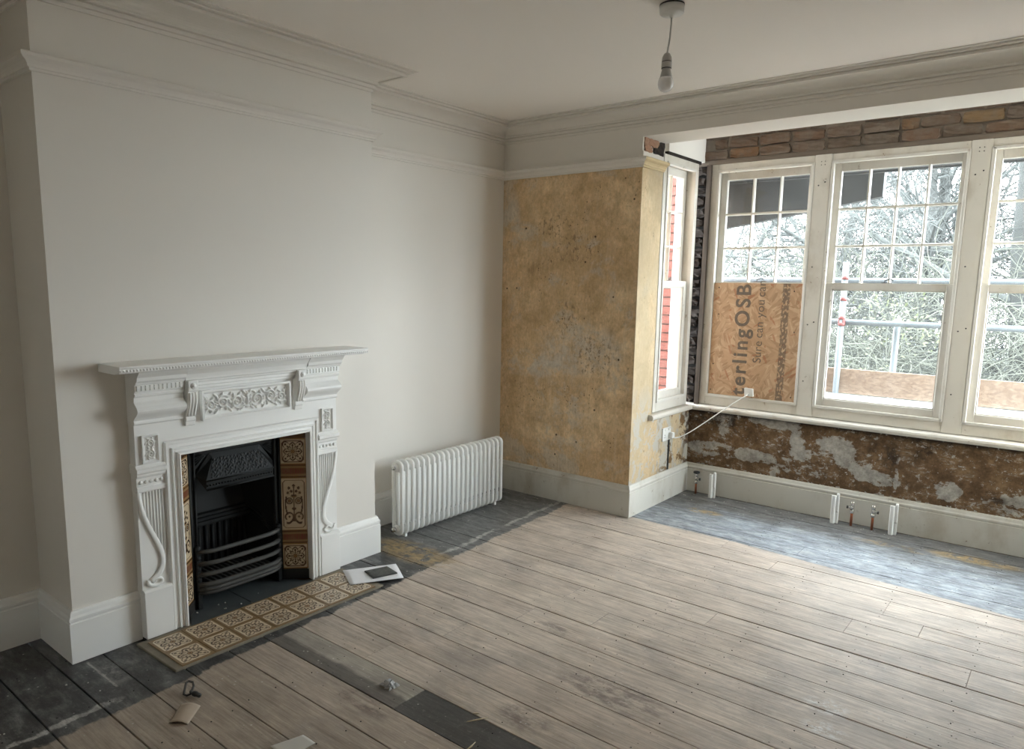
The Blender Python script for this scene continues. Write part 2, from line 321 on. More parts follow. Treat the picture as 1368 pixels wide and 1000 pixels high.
    smk = n.mul(n.math('MAXIMUM', n.math('MAXIMUM', n.blob(s, 2.19, -2.02, 0.22, 0.10, (0, 1), 0.9), n.blob(s, 2.02, -2.38, 0.10, 0.07, (0, 1), 0.9)), n.math('MAXIMUM', n.blob(s, 1.50, -2.70, 0.13, 0.06, (0, 1), 0.9), n.blob(s, 1.70, -1.72, 0.10, 0.05, (0, 1), 0.9))), n.rng(n.noise(n.scale(p, (0.7, 1.4, 1)), 15, 7, 0.75), 0.42, 0.60))
    c = n.mix(n.math('MULTIPLY', smk, 0.65), c, (0.135, 0.100, 0.095))
    # dust and paint flecks
    fl = n.mul(n.rng(n.vor(p, 26), 0.13, 0.06), n.rng(n.noise(p, 4, 4, 0.6), 0.48, 0.56))
    c = n.mix(n.math('MULTIPLY', fl, 0.7), c, (0.70, 0.68, 0.64))
    wp = n.mul(n.math('MAXIMUM', n.blob(s, 2.87, -1.55, 0.07, 0.055, (0, 1), 0.9), n.blob(s, 2.905, -1.715, 0.07, 0.05, (0, 1), 0.9)), n.rng(n.noise(p, 22, 5, 0.75), 0.46, 0.56))
    c = n.mix(n.math('MULTIPLY', wp, 0.75), c, (0.75, 0.74, 0.72))
    dust = n.rng(fine, 0.55, 0.75, 0, 0.22)
    c = n.mix(dust, c, (0.50, 0.47, 0.43))
    gk = n.grunge(c, n.scale(q, (0.16, 2.4, 1)), 30, 0.74, 1.16); gs = n.grunge(c, n.scale(p, (0.45, 1.3, 1)), 22, 0.50, 1.45)
    c = n.mix(stain, gk, gs)
    c = n.grunge(c, n.scale(p, (0.7, 1.2, 1)), 5.5, 0.80, 1.14, 0.7)
    gl_ = n.noise(n.scale(q, (1.1, 70, 1)), 2.0, 8, 0.75, 0.4)
    c = n.mix(n.math('MULTIPLY', n.rng(gl_, 0.50, 0.68), 0.38), c, n.mix(1.0, c, (0.45, 0.40, 0.36), 'MULTIPLY'))
    pk = n.mul(n.rng(n.vor(p, 30), 0.13, 0.07), n.rng(n.noise(p, 2.6, 3), 0.50, 0.58))
    c = n.mix(n.math('MULTIPLY', pk, 0.7), c, (0.05, 0.042, 0.036))
    n.col(c); n.rough(n.math('ADD', n.math('MULTIPLY', bay, 0.14), n.math('ADD', n.math('MULTIPLY', stain, -0.14), n.math('ADD', 0.46, n.math('MULTIPLY', sm, 0.26)))))
    n.bump(n.math('ADD', n.math('MULTIPLY', grain, 0.6), n.math('MULTIPLY', fine, 0.35)), 0.28, 0.004)
    M[name] = n.m
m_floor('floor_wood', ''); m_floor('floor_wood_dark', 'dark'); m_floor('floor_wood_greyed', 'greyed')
plain('floor_void', (0.006, 0.005, 0.005), 1.0)

# encaustic tiles: printed colours come from a colour attribute
def m_tile(name, rough, tint):
    n = N(name, rough); a = n.new('ShaderNodeVertexColor'); a.layer_name = 'print'
    c = n.mix(n.rng(n.noise(n.pos(), 16, 5, 0.65), 0.45, 0.70, 0, 0.30), a.outputs[0], tint)
    n.col(n.mix(1.0, c, (1.35, 1.35, 1.35), 'MULTIPLY')); M[name] = n.m
m_tile('printed_hearth_tile', 0.42, (0.27, 0.215, 0.15)); m_tile('printed_slip_tile', 0.2, (0.22, 0.15, 0.085))

# oriented strand board
def m_osb():
    n = N('strand_board', 0.8, 0.3); p = n.pos(); s = n.sep(p)
    v = n.comb(s[0], n.math('MULTIPLY', s[1], 0.0), s[2])
    def flakes(rot, sx, sz, off):
        m0 = n.new('ShaderNodeMapping'); n.set(m0.inputs[0], v); m0.inputs['Rotation'].default_value = (0, rot, 0); m0.inputs['Location'].default_value = off
        mp = n.new('ShaderNodeMapping'); n.set(mp.inputs[0], m0.outputs[0]); mp.inputs['Scale'].default_value = (sx, 0.0, sz)
        return n.sep(n.vor(mp.outputs[0], 1.0, out='Color'))
    a, b_, c_, d_ = flakes(0.35, 70, 17, (0, 0, 0)), flakes(1.15, 62, 15, (3, 0, 7)), flakes(-0.5, 75, 16, (5, 0, 2)), flakes(2.2, 66, 18, (9, 0, 4))
    pick = n.vor(n.scale(v, (13, 1, 11)), 1.0, out='Color'); pk = n.sep(pick)
    def sel(x, y, k): 
        m_ = n.new('ShaderNodeMix'); m_.data_type = 'FLOAT'; n.set(m_.inputs[0], k); n.set(m_.inputs[2], x); n.set(m_.inputs[3], y); return m_.outputs[0]
    f = sel(sel(a[0], b_[0], n.math('GREATER_THAN', pk[0], 0.5)), sel(c_[0], d_[0], n.math('GREATER_THAN', pk[0], 0.5)), n.math('GREATER_THAN', pk[1], 0.5))
    f1 = sel(a[1], d_[1], n.math('GREATER_THAN', pk[2], 0.5))
    c = n.ramp(f, [(0.0, (0.36, 0.225, 0.130)), (0.35, (0.45, 0.290, 0.172)), (0.7, (0.49, 0.322, 0.195)), (1.0, (0.56, 0.395, 0.255))])
    c = n.mix(n.rng(f1, 0.94, 0.97, 0, 0.55), c, (0.33, 0.12, 0.055))
    # smudged rows of small print: an illegible ink band
    wz = n.math('ADD', s[0], n.math('MULTIPLY', n.math('SUBTRACT', n.noise(v, 1.3, 2), 0.5), 0.03))
    band = n.rng(n.math('ABSOLUTE', n.math('SUBTRACT', wz, 1.815)), 0.030, 0.020)
    gl = n.rng(n.noise(n.scale(v, (75, 1, 42)), 1.0, 2, 0.4), 0.40, 0.48)
    c = n.mix(n.mul(band, gl, 0.72), c, (0.10, 0.078, 0.06))
    n.col(c); n.bump(f, 0.15, 0.003); M['strand_board'] = n.m
m_osb()

def m_toe():
    n = N('toe_board_ply', 0.85, 0.3); p = n.pos()
    f = n.sep(n.vor(n.scale(p, (40, 1, 75)), 1.0, out='Color'))[0]
    n.col(n.ramp(f, [(0.1, (0.125, 0.086, 0.060)), (0.6, (0.155, 0.110, 0.079)), (1.0, (0.19, 0.140, 0.103))])); M['toe_board_ply'] = n.m
m_toe()

def m_glass(name, dust):
    n = N(name); t = n.t; t.nodes.remove(n.b)
    tr = n.new('ShaderNodeBsdfTransparent'); tr.inputs[0].default_value = (0.96, 0.975, 0.97, 1)
    gl = n.new('ShaderNodeBsdfGlossy'); gl.inputs['Roughness'].default_value = 0.03
    lw = n.new('ShaderNodeLayerWeight'); lw.inputs[0].default_value = 0.5
    fr = n.math('ADD', n.math('MULTIPLY', n.math('POWER', lw.outputs['Facing'], 5.0), 0.9), 0.035)
    mx = n.new('ShaderNodeMixShader'); t.links.new(fr, mx.inputs[0]); t.links.new(tr.outputs[0], mx.inputs[1]); t.links.new(gl.outputs[0], mx.inputs[2])
    tl = n.new('ShaderNodeBsdfTranslucent'); tl.inputs[0].default_value = (0.8, 0.8, 0.78, 1)
    df = n.new('ShaderNodeBsdfDiffuse'); df.inputs[0].default_value = (0.6, 0.6, 0.58, 1)
    ad = n.new('ShaderNodeMixShader'); ad.inputs[0].default_value = 0.4; t.links.new(tl.outputs[0], ad.inputs[1]); t.links.new(df.outputs[0], ad.inputs[2])
    f = n.rng(n.noise(n.scale(n.pos(), (1, 1, 0.4)), 9, 5, 0.65), 0.35, 0.75, dust*0.4, dust*1.6)
    m2 = n.new('ShaderNodeMixShader'); t.links.new(f, m2.inputs[0]); t.links.new(mx.outputs[0], m2.inputs[1]); t.links.new(ad.outputs[0], m2.inputs[2])
    t.links.new(m2.outputs[0], n.out.inputs[0]); M[name] = n.m
m_glass('old_glass', 0.005); m_glass('dusty_glass', 0.010)
def m_film():
    n = N('clear_film', 0.12); n.b.inputs['Transmission Weight'].default_value = 0.55; n.b.inputs['IOR'].default_value = 1.3
    n.col((0.75, 0.75, 0.74)); M['clear_film'] = n.m
m_film()
def m_slate_dusty():
    n = N('worn_cover', 0.75); f = n.noise(n.pos(), 30, 6, 0.7)
    n.col(n.ramp(f, [(0.3, (0.045, 0.045, 0.042)), (0.7, (0.12, 0.12, 0.11))])); n.bump(f, 0.3, 0.004); M['worn_cover'] = n.m
m_slate_dusty()

# ---------------------------------------------------------------- mesh helpers
ORG = {}
class MB:
    def __init__(s, fmap=None): s.v = []; s.f = []; s.fm = fmap; s.sm = []
    def add(s, vs, fs, smooth=False):
        k = len(s.v)
        s.v += [tuple(s.fm(*p)) if s.fm else tuple(p) for p in vs]
        s.f += [tuple(i + k for i in f) for f in fs]; s.sm += [smooth]*len(fs); return s
    def box(s, x0, x1, y0, y1, z0, z1):
        v = [(x, y, z) for x in (x0, x1) for y in (y0, y1) for z in (z0, z1)]
        return s.add(v, [(0,1,3,2), (4,6,7,5), (0,4,5,1), (2,3,7,6), (0,2,6,4), (1,5,7,3)])
    def prism(s, poly, axis, a, b, smooth=False):      # poly in the two other axes, extruded along axis a..b
        n = len(poly)
        def pt(p, t): q = list(p); q.insert(axis, t); return tuple(q)
        v = [pt(p, a) for p in poly] + [pt(p, b) for p in poly]
        k = len(s.f)
        s.add(v, [(i, (i+1) % n, n+(i+1) % n, n+i) for i in range(n)], smooth)
        s.f += [tuple(len(s.v)-2*n+i for i in reversed(range(n))), tuple(len(s.v)-n+i for i in range(n))]; s.sm += [False, False]
        return s
    def tube(s, pts, r, n=8, cap=True, smooth=True):
        pts = [Vector(p) for p in pts]; m = len(pts)
        rs = r if isinstance(r, (list, tuple)) else [r]*m
        up = None; v = []; f = []
        for i, p in enumerate(pts):
            t = (pts[min(i+1, m-1)] - pts[max(i-1, 0)]).normalized()
            if up is None:
                up = t.orthogonal().normalized()
            else:
                up = (up - t*up.dot(t)); up = up.normalized() if up.length > 1e-6 else t.orthogonal().normalized()
            w = t.cross(up)
            for k in range(n):
                a = 2*PI*k/n; v.append(tuple(p + (up*math.cos(a) + w*math.sin(a))*rs[i]))
        for i in range(m-1):
            for k in range(n):
                f.append((i*n+k, i*n+(k+1) % n, (i+1)*n+(k+1) % n, (i+1)*n+k))
        if cap: f += [tuple(reversed(range(n))), tuple(range((m-1)*n, m*n))]
        return s.add(v, f, smooth)
    def lathe(s, prof, c, n=20, axis=2, smooth=True):  # prof: (r, h) along axis from point c
        v = []; f = []
        for r, h in prof:
            for k in range(n):
                a = 2*PI*k/n; q = [r*math.cos(a), r*math.sin(a)]; q.insert(axis, h)
                v.append((c[0]+q[0], c[1]+q[1], c[2]+q[2]))
        m = len(prof)
        for i in range(m-1):
            for k in range(n): f.append((i*n+k, i*n+(k+1) % n, (i+1)*n+(k+1) % n, (i+1)*n+k))
        f += [tuple(reversed(range(n))), tuple(range((m-1)*n, m*n))]
        return s.add(v, f, smooth)
    def grid(s, P, smooth=True):                        # P[i][j] array of points
        a, b = len(P), len(P[0]); v = [p for r in P for p in r]
        return s.add(v, [(i*b+j, i*b+j+1, (i+1)*b+j+1, (i+1)*b+j) for i in range(a-1) for j in range(b-1)], smooth)
    def mesh(s, name, o=(0, 0, 0), fix=True):
        me = bpy.data.meshes.new(name)
        me.from_pydata([(p[0]-o[0], p[1]-o[1], p[2]-o[2]) for p in s.v], [], s.f)
        me.polygons.foreach_set('use_smooth', s.sm)
        if fix and len(s.f) < 60000:
            bm = bmesh.new(); bm.from_mesh(me); bmesh.ops.recalc_face_normals(bm, faces=bm.faces); bm.to_mesh(me); bm.free()
        me.update(); return me
    def build(s, name, mat, parent=None, bevel=0.0, seg=1, fix=True):
        o0 = ORG.get(parent.name, (0, 0, 0)) if parent else (0, 0, 0)
        me = s.mesh(name, o0, fix)
        for m in (mat if isinstance(mat, list) else [mat]): me.materials.append(M[m])
        o = bpy.data.objects.new(name, me); COL.objects.link(o)
        if parent: o.parent = parent; ORG[o.name] = o0
        else: ORG[o.name] = (0, 0, 0)
        if bevel:
            b = o.modifiers.new('bevel', 'BEVEL'); b.width = bevel; b.segments = seg; b.limit_method = 'ANGLE'; b.angle_limit = math.radians(40)
        return o
def tag(o, label, cat, group=None):
    o['label'] = label; o['category'] = cat
    if group: o['group'] = group
    return o
def struct(o, kind='structure'): o['kind'] = kind; return o
def empty(name, loc):
    o = bpy.data.objects.new(name, None); COL.objects.link(o); o.location = loc; o.empty_display_size = 0.1
    ORG[o.name] = tuple(loc); return o
def inst(name, me, parent, loc, mat_rot=None):          # a piece sharing mesh data
    o = bpy.data.objects.new(name, me); COL.objects.link(o)
    o0 = ORG.get(parent.name, (0, 0, 0)) if parent else (0, 0, 0)
    o.parent = parent; ORG[o.name] = o0
    if mat_rot is None: o.location = (loc[0]-o0[0], loc[1]-o0[1], loc[2]-o0[2])
    else: o.matrix_local = Matrix.Translation((loc[0]-o0[0], loc[1]-o0[1], loc[2]-o0[2])) @ mat_rot
    return o
def sweep(path, prof, closed=False):
    """mitred moulding: room lies to the left of the path; returns one MB per stretch"""
    P = [Vector(p) for p in path]; n = len(P); E = n if closed else n-1
    nor = []
    for i in range(E):
        d = (P[(i+1) % n]-P[i]).normalized(); nor.append(Vector((-d.y, d.x)))
    mit = []
    for i in range(n):
        if closed or 0 < i < n-1:
            a, b = nor[(i-1) % E], nor[i % E]; m = (a+b)/(1+a.dot(b))
        else: m = nor[0] if i == 0 else nor[-1]
        mit.append(m)
    out = []
    for i in range(E):
        j = (i+1) % n; mb = MB(); k = len(prof)
        v = [(P[i].x+mit[i].x*p, P[i].y+mit[i].y*p, z) for p, z in prof] + [(P[j].x+mit[j].x*p, P[j].y+mit[j].y*p, z) for p, z in prof]
        mb.add(v, [(a, (a+1) % k, k+(a+1) % k, k+a) for a in range(k)] + [tuple(reversed(range(k))), tuple(range(k, 2*k))])
        out.append(mb)
    return out

# ---------------------------------------------------------------- floor: one object per board
floor = MB().box(-0.15, RX+0.15, BK-0.15, B+0.15, -0.10, -0.028).build('floor', 'floor_void'); struct(floor)
SEAMS = [-4.93, -4.76, -4.59, -4.42, -4.25, -4.08, -3.91, -3.735, -3.56, -3.375, -3.203, -3.03, -2.832, -2.662, -2.487, -2.308, -2.122, -1.942,
         -1.765, -1.583, -1.402, -1.215, -1.032, -0.848, -0.665, -0.512, -0.311, -0.135, 0.042, 0.215, 0.39, 0.565, 0.74, 0.925]
JOINTS = {14: None}
for i in range(len(SEAMS)-1):
    y0, y1 = SEAMS[i], SEAMS[i+1]
    xl = 0.0 if y1 < 0.06 else A
    xr = RX if y1 < 0.06 else BR
    cuts = []
    xx = xl + random.uniform(1.2, 4.2)
    while xx < xr-0.5:
        cuts.append(round(xx, 2)); xx += random.uniform(2.2, 4.0)
    if abs(y0+2.662) < 0.01: cuts = [0.80, 1.612, 2.42]
    if abs(y0+0.512) < 0.01: cuts = [2.86]
    if abs(y0-0.042) < 0.01: cuts = [2.28]
    xs = [xl] + cuts + [xr]
    for k in range(len(xs)-1):
        g0, g1 = random.choice((0.0012, 0.0020, 0.0034)), random.choice((0.0012, 0.0020, 0.0034)); dz = random.uniform(-0.0016, 0.0008)
        x0, x1 = xs[k]+0.0004, xs[k+1]-0.0004
        if y1 > -3.0 and y0 < -1.95 and x1 > 0.79 and x0 < 0.4: x0 = 0.0
        mat = 'floor_wood'
        if abs(y0+2.662) < 0.01: mat = ('floor_wood', 'floor_wood_greyed', 'floor_wood_dark', 'floor_wood')[k]
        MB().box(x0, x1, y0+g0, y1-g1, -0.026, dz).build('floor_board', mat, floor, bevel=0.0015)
nm = MB()
for i in range(len(SEAMS)-1):
    for jx in np.arange(0.32, RX, 0.42):
        for t in (0.22, 0.78):
            x = jx + random.uniform(-0.02, 0.02); y = SEAMS[i] + (SEAMS[i+1]-SEAMS[i])*t + random.uniform(-0.01, 0.01)
            if (x < A and y > 0) or (x < D+0.45 and -3.1 < y < -1.9) or (x < D and YL < y < YR): continue
            nm.lathe([(0.0026, -0.004), (0.0026, 0.0009)], (x, y, 0), 6)
struct(nm.build('nail_heads', 'nail_iron', floor), 'stuff')

# ---------------------------------------------------------------- walls and ceiling
W = lambda name, mb, mat: struct(mb.build(name, mat))
MB().box  # (walls below)
W('wall_left', MB().box(-0.15, 0, BK, 0.0, 0, H), 'white_emulsion')
ch = MB()                                               # chimney breast with the hearth opening
OY0, OY1, OZ = -2.84, -2.12, 0.83
ch.box(0.001, D, YL, OY0, 0, H).box(0.001, D, OY1, YR, 0, H).box(0.001, D, OY0, OY1, OZ, H)
W('wall_chimney', ch, 'white_emulsion')
W('wall_back', MB().box(-0.15, RX+0.15, BK-0.15, BK, 0, H), 'white_emulsion')
W('wall_right', MB().box(RX, RX+0.15, BK, 0.3, 0, H), 'white_emulsion')
wf = MB().box(-0.15, A, 0.0, 0.296, -0.02, 2.475).box(-0.15, A-0.006, 0.0, 0.296, 2.475, H).box(BR, RX, 0.0, BW, -0.02, H)
W('wall_front', wf, 'ochre_plaster')
W('wall_front_beam', MB().box(A-0.006, BR, 0.0, BW, ZB, H), 'white_emulsion')
W('ceiling', MB().box(-0.15, RX+0.15, BK-0.15, BW, H, H+0.15), 'ceiling_white')
W('ceiling_bay', MB().box(A-0.2, BR+0.2, BW, B+0.4, 2.88, 3.03), 'ceiling_white')
wbl = MB().box(A-0.2, A, 0.296, B, -0.02, 0.655)
W('wall_bay_left', wbl, 'ochre_plaster')
W('wall_bay_left_top', MB().box(A-0.2, A, 0.37, B+0.03, 2.525, 2.88).box(A-0.2, A-0.03, 0.296, 0.37, 2.45, 2.88), 'white_emulsion')
W('wall_bay_right', MB().box(BR, BR+0.2, BW, B+0.2, -0.02, 0.655).box(BR, BR+0.2, BW, B+0.2, 2.525, 2.88), 'white_emulsion')
W('wall_bay_front', MB().box(A-0.2, BR+0.2, B, B+0.22, -0.02, 0.655), 'peeling_bay_plaster')

# broken bricks and torn plaster where the pier meets the beam
def rough_block(x0, x1, y0, y1, z0, z1, j, seed, nn=3):
    r = random.Random(seed); bm = bmesh.new(); bmesh.ops.create_cube(bm, size=1.0)
    bmesh.ops.subdivide_edges(bm, edges=bm.edges, cuts=nn-1, use_grid_fill=True)
    for v in bm.verts:
        q = [max(-1, min(1, c*2)) for c in v.co]
        e = sum(1 for c in q if abs(c) > 0.99)
        k = 1.0 - (0.0, 0.0, 0.035, 0.07)[e]
        v.co = (x0+(x1-x0)*(q[0]*k*0.5+0.5)+r.uniform(-j, j), y0+(y1-y0)*(q[1]*k*0.5+0.5)+r.uniform(-j, j), z0+(z1-z0)*(q[2]*k*0.5+0.5)+r.uniform(-j, j))
    vs = [tuple(v.co) for v in bm.verts]; bm.verts.index_update(); fs = [tuple(v.index for v in f.verts) for f in bm.faces]; bm.free()
    return MB().add(vs, fs)
pierbrk = bpy.data.objects['wall_bay_left_top']
for k, (y0, y1, z0, z1, m) in enumerate([(0.014, 0.10, 2.505, 2.562, 'broken_brick'), (0.10, 0.21, 2.515, 2.562, 'broken_brick'), (0.21, 0.30, 2.49, 2.562, 'gap_brick'), (0.02, 0.13, 2.475, 2.51, 'broken_brick'), (0.14, 0.28, 2.475, 2.52, 'gap_brick')]):
    rough_block(A-0.05, A+0.003, y0, y1, z0, z1, 0.006, k+50).build('brick', m, pierbrk)

W('trim_40', MB().box(A-0.05, A-0.004, 0.372, 0.925, 2.503, 2.526), 'gap_brick')
# bare brickwork over the bay windows
wbt = W('wall_bay_front_brickwork', MB().box(A-0.2, BR+0.2, B+0.043, B+0.2, 2.50, 2.88), 'mortar')
struct(wbt)
bm_var = [rough_block(-0.106, 0.106, -0.05, 0.05, -0.0325, 0.0325, 0.0045, 100+i, 4).mesh('brick') for i in range(5)]
bm_half = [rough_block(-0.05, 0.05, -0.05, 0.05, -0.0325, 0.0325, 0.0045, 200+i, 3).mesh('brick') for i in range(3)]
def matset(me, m):
    k = me.copy(); k.materials.append(M[m]); return k
BV = {m: [matset(x, m) for x in bm_var] for m in ('dusty_brick', 'orange_brick')}
BH = {m: [matset(x, m) for x in bm_half] for m in ('dusty_brick', 'orange_brick')}
for row in range(5):
    z = 2.571 + row*0.074; x = A + 0.01 + (0.106 if row % 2 else 0.0) - 0.05
    while x < BR-0.05:
        half = random.random() < 0.2
        L = 0.10 if half else 0.212
        mat = 'orange_brick' if (row == 1 and 1.9 < x < 3.2 and random.random() < 0.35) or random.random() < 0.05 else 'dusty_brick'
        me = random.choice(BH[mat] if half else BV[mat])
        if not (row >= 1 and random.random() < 0.05):
            inst('brick', me, wbt, (x+L/2, B+0.075+random.uniform(-0.006, 0.012), z+random.uniform(-0.003, 0.003)), Matrix.Rotation(random.uniform(-0.02, 0.02), 4, 'Y'))
        x += L + random.uniform(0.008, 0.014)
MB().box(A+0.03, BR, B+0.028, B+0.12, 2.502, 2.538).build('lintel_plate', 'lintel_timber', wbt, bevel=0.004)

# toothed brick ends in the gap beside the side window
gap = W('trim_1', MB().box(A-0.12, A+0.05, B+0.06, B+0.13, 0.66, 2.52), 'soot')
for i in range(24):
    z = 0.70 + i*0.0755
    w = 0.055 if i % 2 else 0.03
    rough_block(A-0.09, A-0.035+w+0.006, B+0.005+0.03*(i % 2 == 0), B+0.07, z+random.uniform(-0.006, 0.006), z+random.uniform(0.045, 0.064), 0.010, 300+i, 3).build('brick', 'gap_brick', gap)
W('trim_2', MB().box(A+0.030, A+0.062, B+0.004, B+0.12, 0.69, 2.50), 'old_post_timber')

# ---------------------------------------------------------------- skirtings, rail, cornice
SK = [(0, 0.002), (0.022, 0.002), (0.022, 0.176), (0.0185, 0.179), (0.0185, 0.184), (0.022, 0.188), (0.0225, 0.198), (0.016, 0.207), (0.013, 0.219), (0.009, 0.226), (0, 0.227)]
path = [(BR, B), (A, B), (A, 0.0), (0, 0), (0, YR), (D, YR), (D, -1.94)]
for mb, nm_, mat in zip(sweep(path, SK), ('baseboard_bay_front', 'baseboard_bay_left', 'baseboard_front', 'baseboard_alcove', 'baseboard_chimney_side', 'baseboard_chimney_front'),
                        ('old_skirting_paint', 'old_skirting_paint', 'old_skirting_paint', 'white_satin', 'white_satin', 'white_satin')):
    struct(mb.build(nm_, mat))
path = [(D, -3.03), (D, YL), (0, YL), (0, BK), (RX, BK), (RX, 0), (BR, 0), (BR, B)]
for mb, nm_ in zip(sweep(path, SK), ('baseboard_chimney_left_front', 'baseboard_chimney_left_side', 'baseboard_left', 'baseboard_back', 'baseboard_right', 'baseboard_front_right', 'baseboard_bay_right')):
    struct(mb.build(nm_, 'white_satin'))
RL = [(0, 2.372), (0.012, 2.372), (0.012, 2.381), (0.018, 2.383), (0.020, 2.393), (0.028, 2.404), (0.040, 2.410), (0.047, 2.416), (0.048, 2.428), (0.042, 2.433), (0, 2.433)]
path = [(A, 0.296), (A, 0), (0, 0), (0, YR), (D, YR), (D, YL), (0, YL), (0, BK), (RX, BK), (RX, 0), (BR, 0)]
for i, mb in enumerate(sweep(path, RL)):
    struct(mb.build('trim_%d' % (i+3), 'yellowed_rail_paint' if i == 0 else 'white_emulsion'))
CO = [(0, 2.630), (0.009, 2.630), (0.011, 2.640), (0.006, 2.642), (0.006, 2.646), (0.018, 2.648), (0.020, 2.660), (0.012, 2.662), (0.012, 2.666), (0.030, 2.668), (0.032, 2.676), (0.026, 2.680)]
for k in range(1, 8):
    t = k/7*PI/2; CO.append((0.028+0.095*(1-math.cos(t)), 2.682+0.040*math.sin(t)))
CO += [(0.124, 2.716), (0.140, 2.716), (0.142, 2.727), (0.134, 2.729), (0.134, 2.733), (0.160, 2.734), (0.162, 2.742), (0.156, 2.744), (0.184, 2.745), (0.184, H), (0, H)]
path = [(RX, 0), (0, 0), (0, YR), (D, YR), (D, YL), (0, YL), (0, BK), (RX, BK)]
for i, mb in enumerate(sweep(path, CO, True)):
    struct(mb.build('trim_%d' % (i+13), 'white_emulsion'))

# ---------------------------------------------------------------- bay windows
def sash_window(name, fm, u0, u1, cols, depth_out=0.12, stile=0.046, glassmat=('old_glass', 'dusty_glass'), lower_glass=True):
    """u0..u1: sash opening; n=0 is the inner face of the box frame, n<0 goes outside"""
    root = MB(fm)
    z0, z1 = 0.77, 2.455; fr = 0.05
    root.box(u0-fr, u0, -depth_out, 0, 0.70, 2.503).box(u1, u1+fr, -depth_out, 0, 0.70, 2.503)
    root.box(u0, u1, -depth_out, 0, z1, 2.503).box(u0, u1, -depth_out, 0, 0.70, z0)
    w = root.build(name, 'old_window_paint', bevel=0.002); struct(w)
    b = MB(fm); t = 0.016
    for a0, a1, c0, c1 in ((u0-0.003, u0+t, z0, z1), (u1-t, u1+0.003, z0, z1), (u0, u1, z1-t, z1+0.003), (u0, u1, z0-0.003, z0+t)):
        b.box(a0, a1, -0.022, 0.008, c0, c1)
    b.build('staff_bead', 'sash_paint', w, bevel=0.003, seg=2)
    # upper sash sits in the outer track
    uz0, uz1 = 1.598, z1-0.005; a0, a1 = u0+0.002, u1-0.002
    us = MB(fm).box(a0, a0+stile, -0.105, -0.068, uz0, uz1).box(a1-stile, a1, -0.105, -0.068, uz0, uz1)
    us.box(a0+stile, a1-stile, -0.105, -0.068, uz1-0.058, uz1).box(a0+stile, a1-stile, -0.105, -0.062, uz0, uz0+0.044)
    us = us.build('upper_sash', 'sash_paint', w, bevel=0.0025)
    gu0, gu1, gz0, gz1 = a0+stile, a1-stile, uz0+0.044, uz1-0.058; bw = 0.018
    xs = [gu0+(gu1-gu0)*i/cols for i in range(cols+1)]; zs = [gz0+(gz1-gz0)*i/3 for i in range(4)]
    for x in xs[1:-1]:
        MB(fm).prism([(x-bw/2, -0.104), (x-bw/2, -0.086), (x-0.004, -0.069), (x+0.004, -0.069), (x+bw/2, -0.086), (x+bw/2, -0.104)], 2, gz0, gz1).build('glazing_bar', 'sash_paint', us)
    for z in zs[1:-1]:
        MB(fm).prism([(-0.104, z-bw/2), (-0.086, z-bw/2), (-0.0695, z-0.004), (-0.0695, z+0.004), (-0.086, z+bw/2), (-0.104, z+bw/2)], 0, gu0, gu1).build('glazing_bar', 'sash_paint', us)
    for i in range(cols):
        for k in range(3):
            MB(fm).box(xs[i], xs[i+1], -0.095, -0.092, zs[k], zs[k+1]).build('pane', glassmat[0], us)
    ls_ = 0.054
    lz0, lz1 = z0+0.003, 1.643
    ls = MB(fm).box(a0, a0+ls_, -0.06, -0.022, lz0, lz1).box(a1-ls_, a1, -0.06, -0.022, lz0, lz1)
    ls.box(a0+ls_, a1-ls_, -0.06, -0.022, lz1-0.045, lz1).box(a0+ls_, a1-ls_, -0.06, -0.022, lz0, lz0+0.062)
    ls = ls.build('lower_sash', 'sash_paint', w, bevel=0.003)
    MB(fm).box(a0+ls_, a1-ls_, -0.045, -0.042, lz0+0.062, lz1-0.045).build('pane', glassmat[1], ls)
    MB(fm).box(a0+ls_-0.001, a0+ls_+0.007, -0.052, -0.03, lz0+0.062, lz1-0.045).box(a1-ls_-0.007, a1-ls_+0.001, -0.052, -0.03, lz0+0.062, lz1-0.045)\
        .box(a0+ls_, a1-ls_, -0.052, -0.03, lz0+0.06, lz0+0.069).box(a0+ls_, a1-ls_, -0.052, -0.03, lz1-0.053, lz1-0.044).build('glazing_bead', 'sash_paint', ls)
    # fastener on the meeting rail
    uc = (u0+u1)/2
    c = MB(fm).tube([(uc-0.02, -0.05, lz1+0.004), (uc-0.02, -0.05, lz1+0.018), (uc+0.01, -0.055, lz1+0.028), (uc+0.03, -0.06, lz1+0.02)], 0.004, 6)
    c.box(uc-0.035, uc+0.03, -0.06, -0.035, lz1, lz1+0.004)
    c.build('sash_fastener', 'tool_metal', w)
    # exterior sill
    MB(fm).prism([(-0.12, 0.70), (-0.25, 0.665), (-0.25, 0.63), (-0.12, 0.63)][::-1], 0, u0-0.05, u1+0.05).build('outer_sill', 'outside_white', w)
    return w, us, ls
YW = B + 0.030
front = lambda u, n, z: (u, YW-n, z)
side_l = lambda u, n, z: (A-0.004+n, u, z)
side_r = lambda u, n, z: (BR+0.004-n, u, z)
w1 = sash_window('window_1', side_l, 0.365, 0.835, 2)
w2 = sash_window('window_2', front, 1.262, 1.942, 3)
w3 = sash_window('window_3', front, 2.055, 2.840, 4)
w4 = sash_window('window_4', front, 2.953, 3.633, 3)
w5 = sash_window('window_5', side_r, 0.365, 0.835, 2)
